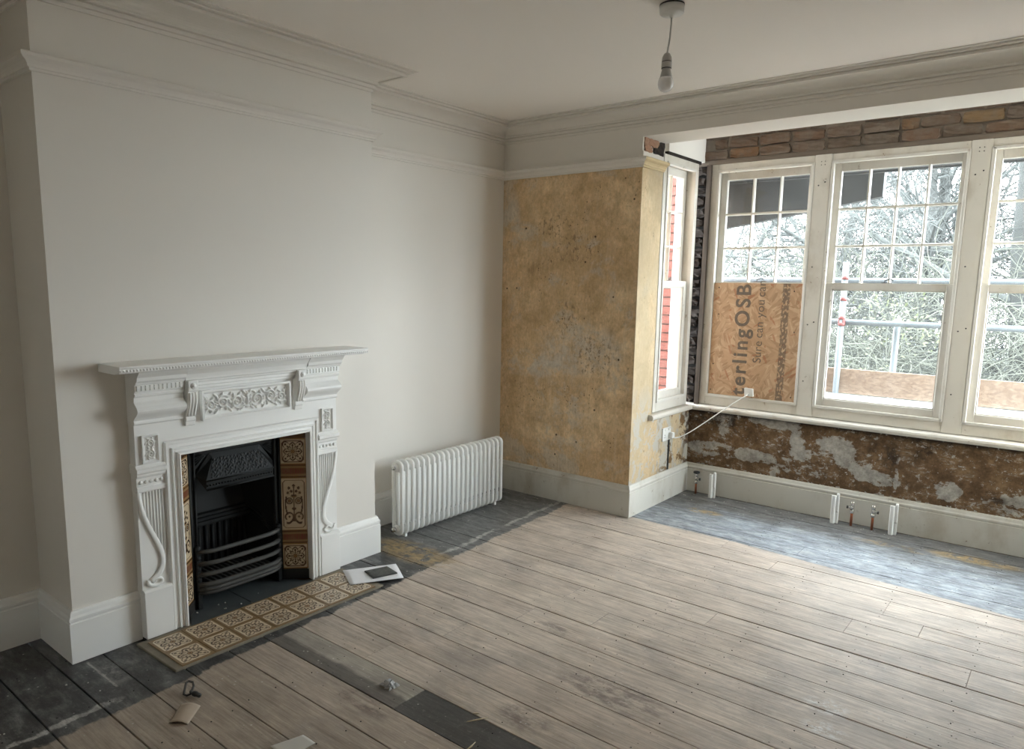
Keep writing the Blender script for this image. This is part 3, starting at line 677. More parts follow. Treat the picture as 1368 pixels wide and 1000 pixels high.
# wide mullion boards between the front windows
for i, (x0, x1) in enumerate(((1.948, 2.049), (2.846, 2.947))):
    mu = W('trim_%d' % (30+i), MB().box(x0, x1, YW-0.006, YW+0.10, 0.70, 2.503), 'old_window_paint')
    for (z, k) in ((2.30, 2), (1.35, 2), (0.95, 1), (1.75, 1)):
        for q in range(k):
            MB().lathe([(0.0045, -0.001), (0.0045, 0.003)], ((x0+x1)/2-0.02+0.04*q, YW-0.0075, z+0.02*q), 8, axis=1).build('screw_hole', 'nail_iron', mu)
    for q in range(4):
        MB().lathe([(0.003, -0.001), (0.003, 0.003)], ((x0+x1)/2-0.012+0.024*(q % 2), YW-0.0075, 2.435+0.022*(q//2)), 8, axis=1).build('screw_hole', 'nail_iron', mu)
# inside sill board
SI = [(-0.06, 0.656), (0.032, 0.656), (0.038, 0.662), (0.040, 0.676), (0.036, 0.688), (0.028, 0.694), (-0.06, 0.697)]
for i, mb in enumerate(sweep([(BR, 0.33), (BR, B), (A, B), (A, 0.245)][::1], SI)):
    struct(mb.build('trim_%d' % (33+i), 'old_window_paint'))
# dark slot between pier plaster and side window
W('trim_37', MB().box(A-0.05, A-0.012, 0.290, 0.318, 0.69, 2.5), 'soot')

# strand board screwed over the lower sash of the left front window
OSBX0, OSBX1 = 1.281, 1.924
osb = empty('strand_board_sheet', ((OSBX0+OSBX1)/2, YW+0.010, 0.787))
MB().box(OSBX0, OSBX1, YW+0.002, YW+0.017, 0.787, 1.634).build('board', 'strand_board', osb, bevel=0.0015)
def lettering(txt, size, x, z, bold):
    cu = bpy.data.curves.new('lettering', 'FONT'); cu.body = txt; cu.size = size; cu.extrude = 0.0004; cu.offset = bold; cu.space_character = 1.24 if bold else 1.05
    cu.materials.append(M['lettering_ink']); tmp = bpy.data.objects.new('lettering', cu); COL.objects.link(tmp)
    dg = bpy.context.evaluated_depsgraph_get(); me = bpy.data.meshes.new_from_object(tmp.evaluated_get(dg)); bpy.data.objects.remove(tmp)
    R = Matrix(((0, -1, 0, 0), (0, 0, -1, 0), (1, 0, 0, 0), (0, 0, 0, 1)))   # read upward, facing the room
    me.transform(R)
    o = bpy.data.objects.new('printed_lettering', me); COL.objects.link(o); o.parent = osb
    q = ORG[osb.name]; o.location = (x-q[0], YW+0.0016-q[1], z-q[2]); return o
lettering('terlingOSB', 0.150, 1.562, 0.80, 0.0035)
for wd, z in (('Sure', 1.05), ('can', 1.235), ('you', 1.385), ('can', 1.535)): lettering(wd, 0.086, 1.668, z, 0.0)
for (x, z) in ((1.32, 1.60), (1.33, 1.40), (1.87, 1.58), (1.89, 1.29), (1.9, 0.82), (1.31, 1.02), (1.30, 0.82)):
    MB().lathe([(0.0045, -0.001), (0.0045, 0.002)], (x, YW+0.001, z), 8, axis=1).build('screw_head', 'nail_iron', osb)
tag(osb, 'brown strand board sheet with printed lettering covering the lower left front window', 'board')

# white junction box and cable running to the socket
jb = empty('junction_box', (1.607, YW-0.012, 0.80))
MB().prism([(1.575, 0.80), (1.640, 0.80), (1.632, 0.858), (1.570, 0.862)], 1, YW-0.028, YW-0.001).build('cover', 'white_plastic', jb, bevel=0.004, seg=2)
MB().lathe([(0.010, -0.004), (0.010, 0.004), (0.006, 0.006)], (1.605, YW-0.031, 0.812), 10, axis=1).build('cable_gland', 'grey_plastic', jb)
tag(jb, 'small white junction box stuck at the foot of the strand board', 'box')
skt = empty('wall_socket', (A, 0.545, 0.51))
MB().box(A+0.0005, A+0.010, 0.478, 0.612, 0.462, 0.562).build('face_plate', 'white_plastic', skt, bevel=0.004, seg=2)
for yy in (0.515, 0.575):
    MB().box(A+0.010, A+0.014, yy-0.006, yy+0.006, 0.538, 0.552).build('rocker_switch', 'white_plastic', skt, bevel=0.001)
for yy in (0.512,):
    for (dy, dz, h) in ((0, 0.016, 0.009), (-0.011, 0, 0.006), (0.011, 0, 0.006)):
        MB().box(A+0.0095, A+0.0106, yy+dy-0.003, yy+dy+0.003, 0.490+dz-h/2, 0.490+dz+h/2).build('pin_slot', 'black_plastic', skt)
tag(skt, 'white double socket on the flaking plaster under the side window', 'socket')
plug = empty('plug', (A+0.03, 0.588, 0.495))
MB().prism([(0.565, 0.478), (0.611, 0.478), (0.606, 0.522), (0.570, 0.522)], 0, A+0.011, A+0.045).build('plug_body', 'white_plastic', plug, bevel=0.006, seg=2)
P0, P3 = Vector((A+0.030, 0.606, 0.478)), Vector((1.605, YW-0.036, 0.812))
pts = []
for k in range(25):
    t = k/24; p1 = P0+Vector((0.05, 0.10, -0.035)); p2 = P3+Vector((-0.16, -0.10, -0.11))
    pts.append(P0*(1-t)**3 + p1*3*t*(1-t)**2 + p2*3*t*t*(1-t) + P3*t**3)
MB().tube(pts, 0.0042, 8).build('cable', 'white_plastic', plug)
tag(plug, 'white plug in the double socket trailing a thin white cable', 'plug')
chase = W('trim_38', MB().box(A-0.01, A+0.0012, 0.588, 0.618, 0.225, 0.466), 'soot')

# ---------------------------------------------------------------- fireplace surround
FX = D
def S(p): return FX + p
fs = empty('fireplace_surround', (FX, FP, 0))
pt = 'white_satin'
ws = 1.09/2
yl, yr = FP-ws, FP+ws                                   # -3.03 .. -1.94
# legs, lintel board
for sgn in (-1, 1):
    o0, o1 = sorted((FP+sgn*ws, FP+sgn*(ws-0.128)))
    # plinth block
    MB().box(S(0.0), S(0.066), o0, o1, 0.012, 0.222).build('plinth_block', pt, fs, bevel=0.002)
    MB().prism([(S(0.0), 0.222), (S(0.070), 0.222), (S(0.070), 0.230), (S(0.060), 0.238), (S(0.0), 0.244)], 1, o0, o1).build('plinth_moulding', pt, fs)
    # pilaster shaft with side stiles
    MB().box(S(0.0), S(0.044), o0+0.0015, o1-0.0015, 0.238, 0.706).build('pilaster', pt, fs)
    # reeds between the console curve and the inner edge
    crv = [(0.004, 0.690), (0.010, 0.640), (0.020, 0.590), (0.036, 0.540), (0.056, 0.490), (0.078, 0.440), (0.094, 0.395), (0.099, 0.355), (0.092, 0.320), (0.076, 0.296), (0.056, 0.280), (0.040, 0.270)]
    def cz(u):                                          # height of the curve at distance u from the outer edge
        for (u0, z0), (u1, z1) in zip(crv[:8], crv[1:8]):
            if u0 <= u <= u1: return z0+(z1-z0)*(u-u0)/(u1-u0)
        return 0.36
    for k in range(7):
        u = 0.030 + k*0.0135
        yc = FP+sgn*(ws-u); zb_ = cz(u+0.004)+0.012
        MB().prism([(yc+0.0048*math.cos(a), S(0.044)+0.0075*math.sin(a)) for a in np.linspace(0, PI, 6)], 2, zb_, 0.684).v
        mb = MB()
        mb.v = []; n6 = np.linspace(0, PI, 6)
        mb.add([(S(0.0435)+0.0075*math.sin(a), yc+0.0048*math.cos(a), zb_) for a in n6] + [(S(0.0435)+0.0075*math.sin(a), yc+0.0048*math.cos(a), 0.684) for a in n6],
               [(i, i+1, 7+i, 6+i) for i in range(5)] + [tuple(range(6)), tuple(range(6, 12)), (0, 5, 11, 6)], True)
        mb.build('reed', pt, fs)
    # the S-shaped console ribbon and its scroll foot
    def ribbon(c, w0, w1, h):
        mb = MB(); L = []; n_ = len(c)
        for i, (u, z) in enumerate(c):
            t = Vector((c[min(i+1, n_-1)][0]-c[max(i-1, 0)][0], c[min(i+1, n_-1)][1]-c[max(i-1, 0)][1])).normalized(); q = Vector((-t.y, t.x))
            w = w0+(w1-w0)*i/(n_-1)
            row = []
            for (s_, hh) in ((-1, 0.0), (-1, h*0.75), (-0.4, h), (0.4, h), (1, h*0.75), (1, 0.0)):
                row.append((S(0.043+hh), FP+sgn*(ws-(u+q.x*w*s_)), z+q.y*w*s_))
            L.append(row)
        mb.grid(L); k = len(L)
        mb.f += [tuple(range(6)), tuple((k-1)*6+i for i in range(6))]; mb.sm += [False, False]
        return mb
    dense = []
    for (a, b_) in zip(crv, crv[1:]):
        for t in (0, 0.5): dense.append((a[0]+(b_[0]-a[0])*t, a[1]+(b_[1]-a[1])*t))
    dense.append(crv[-1])
    sm_ = [dense[0]] + [tuple((dense[i-1][j]+2*dense[i][j]+dense[i+1][j])/4 for j in (0, 1)) for i in range(1, len(dense)-1)] + [dense[-1]]
    ribbon(sm_, 0.0085, 0.0145, 0.011).build('console_curve', pt, fs)
    sp = [(0.066+0.042*(1-k/30)*math.cos(2.6+k/30*8.4)*1.0, 0.266+0.024*(1-k/36)*math.sin(2.6+k/30*8.4)) for k in range(25)]
    sp = [(max(0.012, min(0.116, u)), max(0.247, z)) for u, z in sp]
    ribbon(sp, 0.0085, 0.004, 0.012).build('scroll_foot', pt, fs)
    # necking band with rosettes, cap
    MB().prism([(S(0), 0.684), (S(0.052), 0.684), (S(0.056), 0.690), (S(0.056), 0.706), (S(0.050), 0.710), (S(0.050), 0.748), (S(0.056), 0.752), (S(0.060), 0.760), (S(0.060), 0.768), (S(0), 0.768)], 1, o0, o1).build('neck_band', pt, fs)
    for k in range(5):
        yc = o0+0.018+k*0.023
        MB().lathe([(0.0090, 0.0005), (0.0075, 0.004), (0.0035, 0.0065)], (S(0.050), yc, 0.729), 10, axis=0).build('rosette', pt, fs)
    MB().prism([(S(0), 0.768), (S(0.066), 0.768), (S(0.072), 0.776), (S(0.072), 0.790), (S(0.062), 0.796), (S(0.056), 0.806), (S(0), 0.808)], 1, o0-0.004*(sgn < 0), o1+0.004*(sgn > 0)).build('pilaster_cap', pt, fs)
MB().box(S(0.0), S(0.052), yl+0.0015, FP-0.418, 0.806, 0.99).box(S(0.0), S(0.052), FP+0.418, yr-0.0015, 0.806, 0.99).box(S(0.0), S(0.052), FP-0.4181, FP+0.4181, 0.895, 0.99).build('lintel_board', pt, fs)
# stepped architrave around the opening
iw, ow, iz, oz = 0.352, 0.420, 0.826, 0.897
arc = [(0.352, 0.0), (0.352, 0.074), (0.358, 0.076), (0.364, 0.072), (0.366, 0.062), (0.376, 0.060), (0.380, 0.066), (0.386, 0.066), (0.388, 0.058), (0.402, 0.056), (0.405, 0.064), (0.414, 0.064), (0.418, 0.058), (0.420, 0.050), (0.420, 0.0)]
L = []
for st in range(4):
    row = []
    for r, p in arc:
        e = r-0.352
        y, z = ((FP-r, 0.012), (FP-r, iz+e), (FP+r, iz+e), (FP+r, 0.012))[st]
        row.append((S(p), y, z))
    L.append(row)
MB().grid(L, False).build('architrave', pt, fs)
# carved relief fields
def scroll_field(Wd, Hd, nx, nz, motif):
    U_, V_ = np.meshgrid(np.linspace(-Wd/2, Wd/2, nx), np.linspace(-Hd/2, Hd/2, nz), indexing='ij')
    Hh = np.zeros_like(U_)
    def blob_(cx, cz_, rx, rz, ang, h):
        c, s = math.cos(ang), math.sin(ang); a = ((U_-cx)*c+(V_-cz_)*s)/rx; b = (-(U_-cx)*s+(V_-cz_)*c)/rz
        d = np.clip(1-a*a-b*b, 0, 1); np.maximum(Hh, h*np.sqrt(d), out=Hh)
    def stroke(pts, w, h):
        for i, (px, pz) in enumerate(pts): blob_(px, pz, w*(1-0.5*i/len(pts)), w*(1-0.5*i/len(pts)), 0, h)
    motif(blob_, stroke); return U_, V_, Hh
def m_wide(bl, st):
    bl(0, 0.004, 0.010, 0.026, 0, 1.0); bl(0, 0.034, 0.008, 0.010, 0, 0.9); bl(0, -0.03, 0.014, 0.008, 0, 0.8)
    for s in (-1, 1):
        for (cx, cz_, R, d, a0, n_) in ((0.052, 0.0, 0.034, 1, -2.6, 1.5), (0.128, 0.006, 0.032, -1, 2.4, 1.5), (0.190, -0.002, 0.026, 1, -2.6, 1.35)):
            pts = [(s*(cx+R*(1-0.72*t)*math.cos(a0+d*t*n_*2*PI)), cz_+R*(1-0.72*t)*math.sin(a0+d*t*n_*2*PI)) for t in np.linspace(0, 1, 46)]
            st(pts, 0.0062, 0.85)
            bl(s*cx, cz_, 0.008, 0.008, 0, 1.0)
            for k in range(7):
                a = a0+k*0.9; bl(s*(cx+(R+0.004)*math.cos(a)), cz_+(R+0.004)*math.sin(a), 0.012, 0.0055, (a+0.7)*s if s > 0 else PI-(a+0.7), 0.75)
        for (x, z, a) in ((0.016, 0.040, 0.8), (0.026, -0.036, -0.6), (0.090, 0.036, 2.2), (0.092, -0.034, 0.9), (0.160, -0.036, 2.4), (0.162, 0.036, 0.7), (0.214, 0.030, 0.8), (0.216, -0.028, 2.3), (0.020, 0.010, 1.2)):
            bl(s*x, z, 0.017, 0.006, a if s > 0 else PI-a, 0.7)
def m_tall(bl, st):
    for (cz_, d, a0) in ((0.026, 1, -1.2), (-0.024, -1, 1.2)):
        st([(0.016*(1-0.7*t)*math.cos(a0+d*t*9), cz_+0.020*(1-0.7*t)*math.sin(a0+d*t*9)) for t in np.linspace(0, 1, 40)], 0.0048, 0.85)
        for k in range(6):
            a = k*1.05; bl(0.019*math.cos(a), cz_+0.022*math.sin(a), 0.009, 0.004, a+0.8, 0.7)
def relief(name, yc, zc_, Wd, Hd, nx, nz, motif, base, depth, parent):
    U_, V_, Hh = scroll_field(Wd, Hd, nx, nz, motif)
    P = [[(S(base+depth*Hh[i, j]), yc+U_[i, j], zc_+V_[i, j]) for j in range(nz)] for i in range(nx)]
    return MB().grid(P).build(name, pt, parent, fix=False)
def panel_frame(name, y0, y1, z0, z1, base, w, h, parent):
    mb = MB(); prof = [(0.0, 0.0), (0.0, h), (w*0.45, h), (w*0.7, h*0.5), (w, h*0.25), (w, 0.0)]
    rings = []
    for r, p in prof: rings.append([(S(base+p), y0+r, z0+r), (S(base+p), y1-r, z0+r), (S(base+p), y1-r, z1-r), (S(base+p), y0+r, z1-r)])
    vs = [q for r in rings for q in r]
    mb.add(vs, [(i*4+k, i*4+(k+1) % 4, (i+1)*4+(k+1) % 4, (i+1)*4+k) for i in range(len(prof)-1) for k in range(4)])
    return mb.build(name, pt, parent)
panel_frame('carved_panel_frame', FP-0.240, FP+0.240, 0.965, 1.106, 0.052, 0.020, 0.026, fs)
relief('carved_scroll_panel', FP, 1.0355, 0.440, 0.101, 260, 62, m_wide, 0.056, 0.016, fs)
for sgn in (-1, 1):
    yc = FP+sgn*(ws-0.066)
    panel_frame('side_panel_frame', yc-0.038, yc+0.038, 0.812, 0.936, 0.052, 0.012, 0.012, fs)
    relief('side_scroll_panel', yc, 0.874, 0.052, 0.100, 40, 74, m_tall, 0.054, 0.010, fs)
# frieze backing and mouldings
MB().box(S(0.0), S(0.052), yl+0.004, yr-0.004, 0.9905, 1.2215).build('frieze_board', pt, fs)
MB().prism([(S(0.05), 1.112), (S(0.060), 1.112), (S(0.066), 1.120), (S(0.066), 1.130), (S(0.074), 1.134), (S(0.074), 1.146), (S(0.084), 1.150), (S(0.088), 1.160), (S(0.096), 1.164), (S(0.098), 1.172), (S(0.106), 1.190), (S(0.122), 1.210), (S(0.126), 1.222), (S(0.05), 1.222)], 1, FP-0.324, FP+0.324).build('centre_cornice', pt, fs)
for sgn in (-1, 1):
    o0, o1 = sorted((FP+sgn*ws, FP+sgn*(ws-0.219)))
    prof = [(0, 0.984), (0.056, 0.984), (0.062, 0.990), (0.062, 0.998), (0.058, 1.004), (0.062, 1.010)]
    for k in range(0, 11):
        t = k/10; prof.append((0.064+0.034*math.sin(PI*min(1, t*1.25))**1.3*(1 if t < 0.8 else 0)+0.008*t, 1.012+0.092*t))
    prof += [(0.074, 1.108), (0.082, 1.112), (0.084, 1.120), (0.078, 1.124), (0.080, 1.130), (0.084, 1.132), (0.084, 1.160), (0.094, 1.164), (0.098, 1.172), (0.108, 1.180), (0.112, 1.195), (0.124, 1.208), (0.134, 1.222), (0, 1.222)]
    MB().prism([(S(p), z) for p, z in prof], 1, o0, o1).build('side_frieze', pt, fs)
    for k in range(11):
        y = o0+0.007+k*0.0190
        MB().box(S(0.083), S(0.0935), y, y+0.0115, 1.136, 1.158).build('dentil', pt, fs)
    # corbel bracket
    c0 = FP+sgn*0.294; cw = 0.0235
    pr = [(0, 0.952), (0.062, 0.952), (0.064, 0.972), (0.070, 0.976), (0.070, 0.988), (0.066, 0.994)]
    for k in range(9):
        t = k/8; pr.append((0.070+0.026*math.sin(PI*t*0.62+0.35)**2 + 0.012*t - 0.008*math.sin(PI*t), 0.998+0.108*t))
    pr += [(0.098, 1.110), (0.105, 1.116), (0.105, 1.160), (0, 1.160)]
    cb = MB().prism([(S(p), z) for p, z in pr], 1, c0-cw, c0+cw).build('corbel', pt, fs, bevel=0.002)
    for q in (-0.0145, 0.0, 0.0145):
        MB().tube([(S(p+0.001), c0+q, z) for p, z in pr[6:15]], 0.0055, 6).build('corbel_reed', pt, fs)
    MB().lathe([(0.015, 0), (0.014, 0.003), (0.007, 0.003), (0.006, 0.006), (0.002, 0.008)], (S(0.105), c0, 1.137), 8, axis=0).build('rosette', pt, fs)
# shelf with beaded front edge
MB().prism([(S(0.0), 1.222), (S(0.150), 1.222), (S(0.170), 1.228), (S(0.196), 1.230), (S(0.196), 1.247), (S(0.200), 1.250), (S(0.198), 1.257), (S(0.0), 1.257)], 1, FP-0.652, FP+0.652).build('mantel_shelf', pt, fs, bevel=0.0015)
bd = MB()
for k in range(96):
    y = FP-0.646+k*0.0136
    bd.add([(S(0.196+a), y+b_*0.005, 1.2385+c*0.0065) for a, b_, c in ((0, -1, -1), (0, 1, -1), (0, 1, 1), (0, -1, 1), (0.0045, 0, 0))], [(0, 1, 4), (1, 2, 4), (2, 3, 4), (3, 0, 4), (3, 2, 1, 0)])
struct(bd.build('bead_row', pt, fs), 'stuff')

# ---- splayed tile slips inside the opening
def pat_flower(u, v):
    m = np.maximum(np.abs(u), np.abs(v)); ch_ = np.abs(u)+np.abs(v); r = np.hypot(u, v); t = np.arctan2(v, u)
    cream, brown, dark = np.array((0.43, 0.345, 0.235)), np.array((0.165, 0.092, 0.036)), np.array((0.055, 0.028, 0.016))
    out = np.broadcast_to(cream, u.shape+(3,)).copy()
    c2, s2 = np.abs(np.cos(2*t)), np.abs(np.sin(2*t))
    fA = r-0.66*c2**0.7; fB = r-0.98*s2**1.4; fC = r-0.50*s2**0.8        # axis petals, corner leaves, inner leaves
    leaf = (np.abs(fB) < 0.055) & (r > 0.30) & (fA > -0.02)
    leaf |= (fB < -0.10) & (r > 0.42) & (np.abs(np.sin(4*t)*0.5) < 0.10+0.10*np.sin(r*26))
    leaf |= ((np.abs(fA) < 0.055) & (r > 0.2)) | ((fA < -0.10) & (r > 0.22) & (np.abs(np.sin(2*t)) < 0.26))
    leaf |= (fC < 0) & (fC > -0.09) & (r > 0.18)
    out[leaf] = dark
    out[(r < 0.17)] = dark; out[(r < 0.12) & (r > 0.05)] = brown*1.4
    line = (np.abs(m-0.80) < 0.03) & (ch_ < 1.42); line |= (np.abs(ch_-1.42) < 0.045) & (m < 0.83)
    out[line] = dark*1.6
    out[(m > 0.90)] = brown*1.3
    return out
def pat_flower_hearth(u, v):
    o = pat_flower(u*0.96, v*0.96)*np.array((1.12, 1.15, 1.2)); m = np.maximum(np.abs(u), np.abs(v)); ch_ = np.abs(u)+np.abs(v)
    o[m > 0.775] = (0.54, 0.46, 0.345); o[(m > 0.845) | (ch_ > 1.58)] = (0.185, 0.115, 0.052)
    return o
def pat_urn(u, v):                                      # v over two tiles, -2..2
    cream, brown, dark = np.array((0.43, 0.345, 0.235)), np.array((0.165, 0.092, 0.036)), np.array((0.055, 0.028, 0.016))
    out = np.broadcast_to(cream, u.shape+(3,)).copy(); a = np.abs(u)
    def ringa(cx, cz_, R, w): return np.abs(np.hypot(a-cx, v-cz_)-R) < w
    dk = ringa(0.34, 0.25, 0.22, 0.05) | ringa(0.34, 0.25, 0.09, 0.05) | (ringa(0.36, -0.95, 0.30, 0.055) & (v > -1.2)) | (np.hypot(a-0.36, v+0.95) < 0.09)
    dk |= (a < 0.06) & (v > -1.3) & (v < 1.4); dk |= (np.abs(a-0.52-0.12*np.cos(v*2.2)) < 0.06) & (np.abs(v+0.1) < 0.7)
    dk |= (np.hypot(a*1.0, (v+0.35)*1.3) < 0.16) | ((np.abs(v+1.32-0.12*np.cos(u*7)) < 0.09) & (a < 0.6))
    for (cx, cz_) in ((0.0, 1.38), (0.36, 1.22), (0.18, 0.98), (0.44, 0.86), (0.12, 0.62)):
        rr = np.hypot(a-cx, v-cz_); tt = np.arctan2(v-cz_, a-cx); dk |= (rr < 0.13*(0.55+0.45*np.abs(np.cos(2.5*tt))))
    out[dk] = dark
    rd = (np.hypot(a-0.34, v-0.25) < 0.08) | ((a < 0.16) & (np.abs(v-0.55) < 0.06)); out[rd] = brown
    m = np.maximum(a/1.0, np.abs(v)-1.0); ln = (np.abs(m-0.80) < 0.03) & (a+np.abs(v) < 2.42); ln |= (np.abs(a+np.abs(v)-2.42) < 0.05) & (m < 0.83)
    out[ln] = dark*1.6; out[m > 0.92] = brown*1.3; out[np.abs(v) < 0.02] = brown
    return out
def pat_border(u, v):
    o = np.broadcast_to(np.array((0.13, 0.060, 0.024)), u.shape+(3,)).copy()
    o[(np.abs(v) < 0.55) & (np.cos(u*34) > 0.1) & (np.abs(u) < 0.8)] = (0.15, 0.035, 0.025); o[np.abs(np.abs(v)-0.72) < 0.10] = (0.22, 0.135, 0.06)
    return o
def tile_mesh(name, w, h, nu, nv, pat, vr, mat, th=0.008):
    us, vs = np.linspace(-1, 1, nu), np.linspace(-vr, vr, nv); U_, V_ = np.meshgrid(us, vs, indexing='ij')
    C = pat(U_, V_).reshape(-1, 3)
    verts = [(u*w/2, v/vr*h/2, th) for u in us for v in vs]
    faces = [(i*nv+j, (i+1)*nv+j, (i+1)*nv+j+1, i*nv+j+1) for i in range(nu-1) for j in range(nv-1)]
    k = len(verts); verts += [(-w/2-.0005, -h/2-.0005, 0), (w/2+.0005, -h/2-.0005, 0), (w/2+.0005, h/2+.0005, 0), (-w/2-.0005, h/2+.0005, 0)]
    c = [0, (nu-1)*nv, nu*nv-1, nv-1]
    b0 = [i*nv for i in range(nu)]; b1 = [(nu-1)*nv+j for j in range(nv)]; b2 = [i*nv+nv-1 for i in reversed(range(nu))]; b3 = [j for j in reversed(range(nv))]
    for q, ed in enumerate((b0, b1, b2, b3)): faces.append(tuple([k+q, k+(q+1) % 4] + list(reversed(ed))))
    me = bpy.data.meshes.new(name); me.from_pydata(verts, [], faces)
    at = me.color_attributes.new('print', 'FLOAT_COLOR', 'POINT')
    edge = C.mean(0); full = np.ones((len(verts), 4)); full[:k, :3] = C; full[k:, :3] = (0.16, 0.10, 0.05)
    at.data.foreach_set('color', full.ravel().astype(np.float32)); me.materials.append(M[mat]); me.update()
    return me
TF = tile_mesh('slip_tile', 0.138, 0.142, 56, 56, pat_flower, 1, 'printed_slip_tile')
TU = tile_mesh('slip_tile', 0.138, 0.292, 48, 96, pat_urn, 2, 'printed_slip_tile')
TB = tile_mesh('border_tile', 0.138, 0.058, 60, 12, pat_border, 1, 'printed_slip_tile')
TH = tile_mesh('hearth_tile', 0.1505, 0.1495, 64, 64, pat_flower_hearth, 1, 'printed_hearth_tile', 0.006)
for sgn in (-1, 1):
    # panel runs from the opening edge back and inward
    pa = Vector((D+0.040, FP+sgn*0.362, 0)); pb = Vector((D-0.064, FP+sgn*0.252, 0))
    d_ = (pb-pa).normalized(); nrm = Vector((-d_.y, d_.x, 0)) * (1 if sgn < 0 else -1)
    if nrm.x < 0: nrm = -nrm
    ln = (pb-pa).length
    back = MB()
    q = [pa-nrm*0.004, pb-nrm*0.004, pb-nrm*0.016, pa-nrm*0.016]
    back.add([(v.x, v.y, 0.0) for v in q] + [(v.x, v.y, 0.84) for v in q], [(0, 1, 5, 4), (1, 2, 6, 5), (2, 3, 7, 6), (3, 0, 4, 7), (3, 2, 1, 0), (4, 5, 6, 7)])
    back.build('slip_backing', 'tile_brown_glaze', fs)
    xa = d_ if sgn < 0 else -d_                         # tile x axis, left to right seen from the room
    if (Vector((0, 0, 1)).cross(nrm)).dot(xa) < 0: xa = -xa
    R = Matrix(((xa.x, 0, nrm.x, 0), (xa.y, 0, nrm.y, 0), (0, 1, 0, 0), (0, 0, 0, 1)))
    mid = pa.lerp(pb, 0.52)-nrm*0.005
    for me, z in ((TF, 0.139), (TB, 0.246), (TU, 0.428), (TB, 0.610), (TF, 0.716)):
        o = inst(me.name, me, fs, (mid.x, mid.y, z), R)
    for z0, z1 in ((0.212, 0.217), (0.276, 0.281), (0.575, 0.580), (0.640, 0.645), (0.788, 0.84)):
        MB().add([tuple(p+nrm*o_+Vector((0, 0, z))) for z in (z0, z1) for p, o_ in ((pa, 0.003), (pb, 0.003), (pb, -0.003), (pa, -0.003))],
                 [(0, 1, 5, 4), (1, 2, 6, 5), (2, 3, 7, 6), (3, 0, 4, 7), (3, 2, 1, 0), (4, 5, 6, 7)]).build('glazed_strip', 'tile_brown_glaze', fs)
    q = [pa+nrm*0.006, pb+nrm*0.006, pb-nrm*0.004, pa-nrm*0.004]
    MB().add([(v.x, v.y, 0.010) for v in q] + [(v.x, v.y, 0.064) for v in q], [(0, 1, 5, 4), (1, 2, 6, 5), (2, 3, 7, 6), (3, 0, 4, 7), (3, 2, 1, 0), (4, 5, 6, 7)]).build('slip_plinth', 'black_skirt_tile', fs)
tag(fs, 'white painted fireplace surround with carved panels and patterned tile slips', 'fireplace')

# ---- cast iron grate
CI = 'cast_iron'
gr = empty('cast_iron_grate', (0.28, FP, 0))
gx = D-0.066                                            # plane of the iron face
def gy(s): return FP+s
hw = 0.258
face = MB()
face.box(gx-0.02, gx, gy(-hw), gy(-hw+0.042), 0.012, 0.84).box(gx-0.02, gx, gy(hw-0.042), gy(hw), 0.012, 0.84).box(gx-0.02, gx, gy(-hw), gy(hw), 0.775, 0.84)
face.build('face_frame', CI, gr, bevel=0.003)
for s in (-1, 1):
    MB().tube([(gx+0.004, gy(s*(hw-0.008)), 0.012), (gx+0.004, gy(s*(hw-0.008)), 0.835)], 0.008, 8).build('edge_moulding', CI, gr)
    MB().tube([(gx+0.002, gy(s*(hw-0.036)), 0.05), (gx+0.002, gy(s*(hw-0.036)), 0.835)], 0.006, 8).build('edge_moulding', CI, gr)
    # spandrel with a chevron ornament, top corners
    sp_ = MB(); sp_.prism([(gy(s*(hw-0.042)), 0.70), (gy(s*(hw-0.042)), 0.80), (gy(s*(hw-0.14)), 0.80)], 0, gx-0.016, gx-0.004); sp_.build('spandrel', CI, gr)
    for k in range(4):
        c = 0.012+k*0.014
        MB().tube([(gx-0.002, gy(s*(hw-0.048)), 0.715+c), (gx-0.002, gy(s*(hw-0.048-max(0.012, 0.055-c*0.6))), 0.765), (gx-0.002, gy(s*(hw-0.05)), 0.80-c*0.6)], 0.003, 5).build('spandrel_ornament', CI, gr)
# firebox shell
fb = MB()
def quad(a, b, c, d): fb.add([a, b, c, d], [(0, 1, 2, 3)])
i_, bk, bw_ = hw-0.04, 0.045, 0.14
quad((gx-0.01, gy(-i_), 0.012), (bk, gy(-bw_), 0.012), (bk, gy(-bw_), 0.84), (gx-0.01, gy(-i_), 0.84))
quad((gx-0.01, gy(i_), 0.012), (bk, gy(bw_), 0.012), (bk, gy(bw_), 0.84), (gx-0.01, gy(i_), 0.84))
quad((bk, gy(-bw_), 0.012), (bk, gy(bw_), 0.012), (bk, gy(bw_), 0.84), (bk, gy(-bw_), 0.84))
fb.build('firebox_shell', 'soot', gr)
MB().box(0.02, gx-0.01, gy(-i_), gy(i_), 0.835, 0.845).build('throat_plate', 'soot', gr)
# sloping back plate, its stepped ledge and the fluted fire back
MB().add([(bk+0.055, gy(-0.165), 0.40), (bk+0.055, gy(0.165), 0.40), (bk+0.005, gy(0.15), 0.62), (bk+0.005, gy(-0.15), 0.62)], [(0, 1, 2, 3)]).build('back_plate', CI, gr)
MB().prism([(bk, 0.37), (bk+0.085, 0.37), (bk+0.085, 0.385), (bk+0.075, 0.388), (bk+0.075, 0.402), (bk+0.065, 0.405), (bk+0.065, 0.418), (bk+0.05, 0.425), (bk, 0.425)], 1, gy(-0.175), gy(0.175)).build('back_ledge', CI, gr)
MB().box(bk, bk+0.05, gy(-0.17), gy(0.17), 0.12, 0.37).build('fire_back', 'soot', gr)
for k in range(9):
    y = gy(-0.15+k*0.0375)
    MB().tube([(bk+0.052, y, 0.13), (bk+0.052, y, 0.35)], 0.010, 6).build('fire_back_flute', CI, gr)
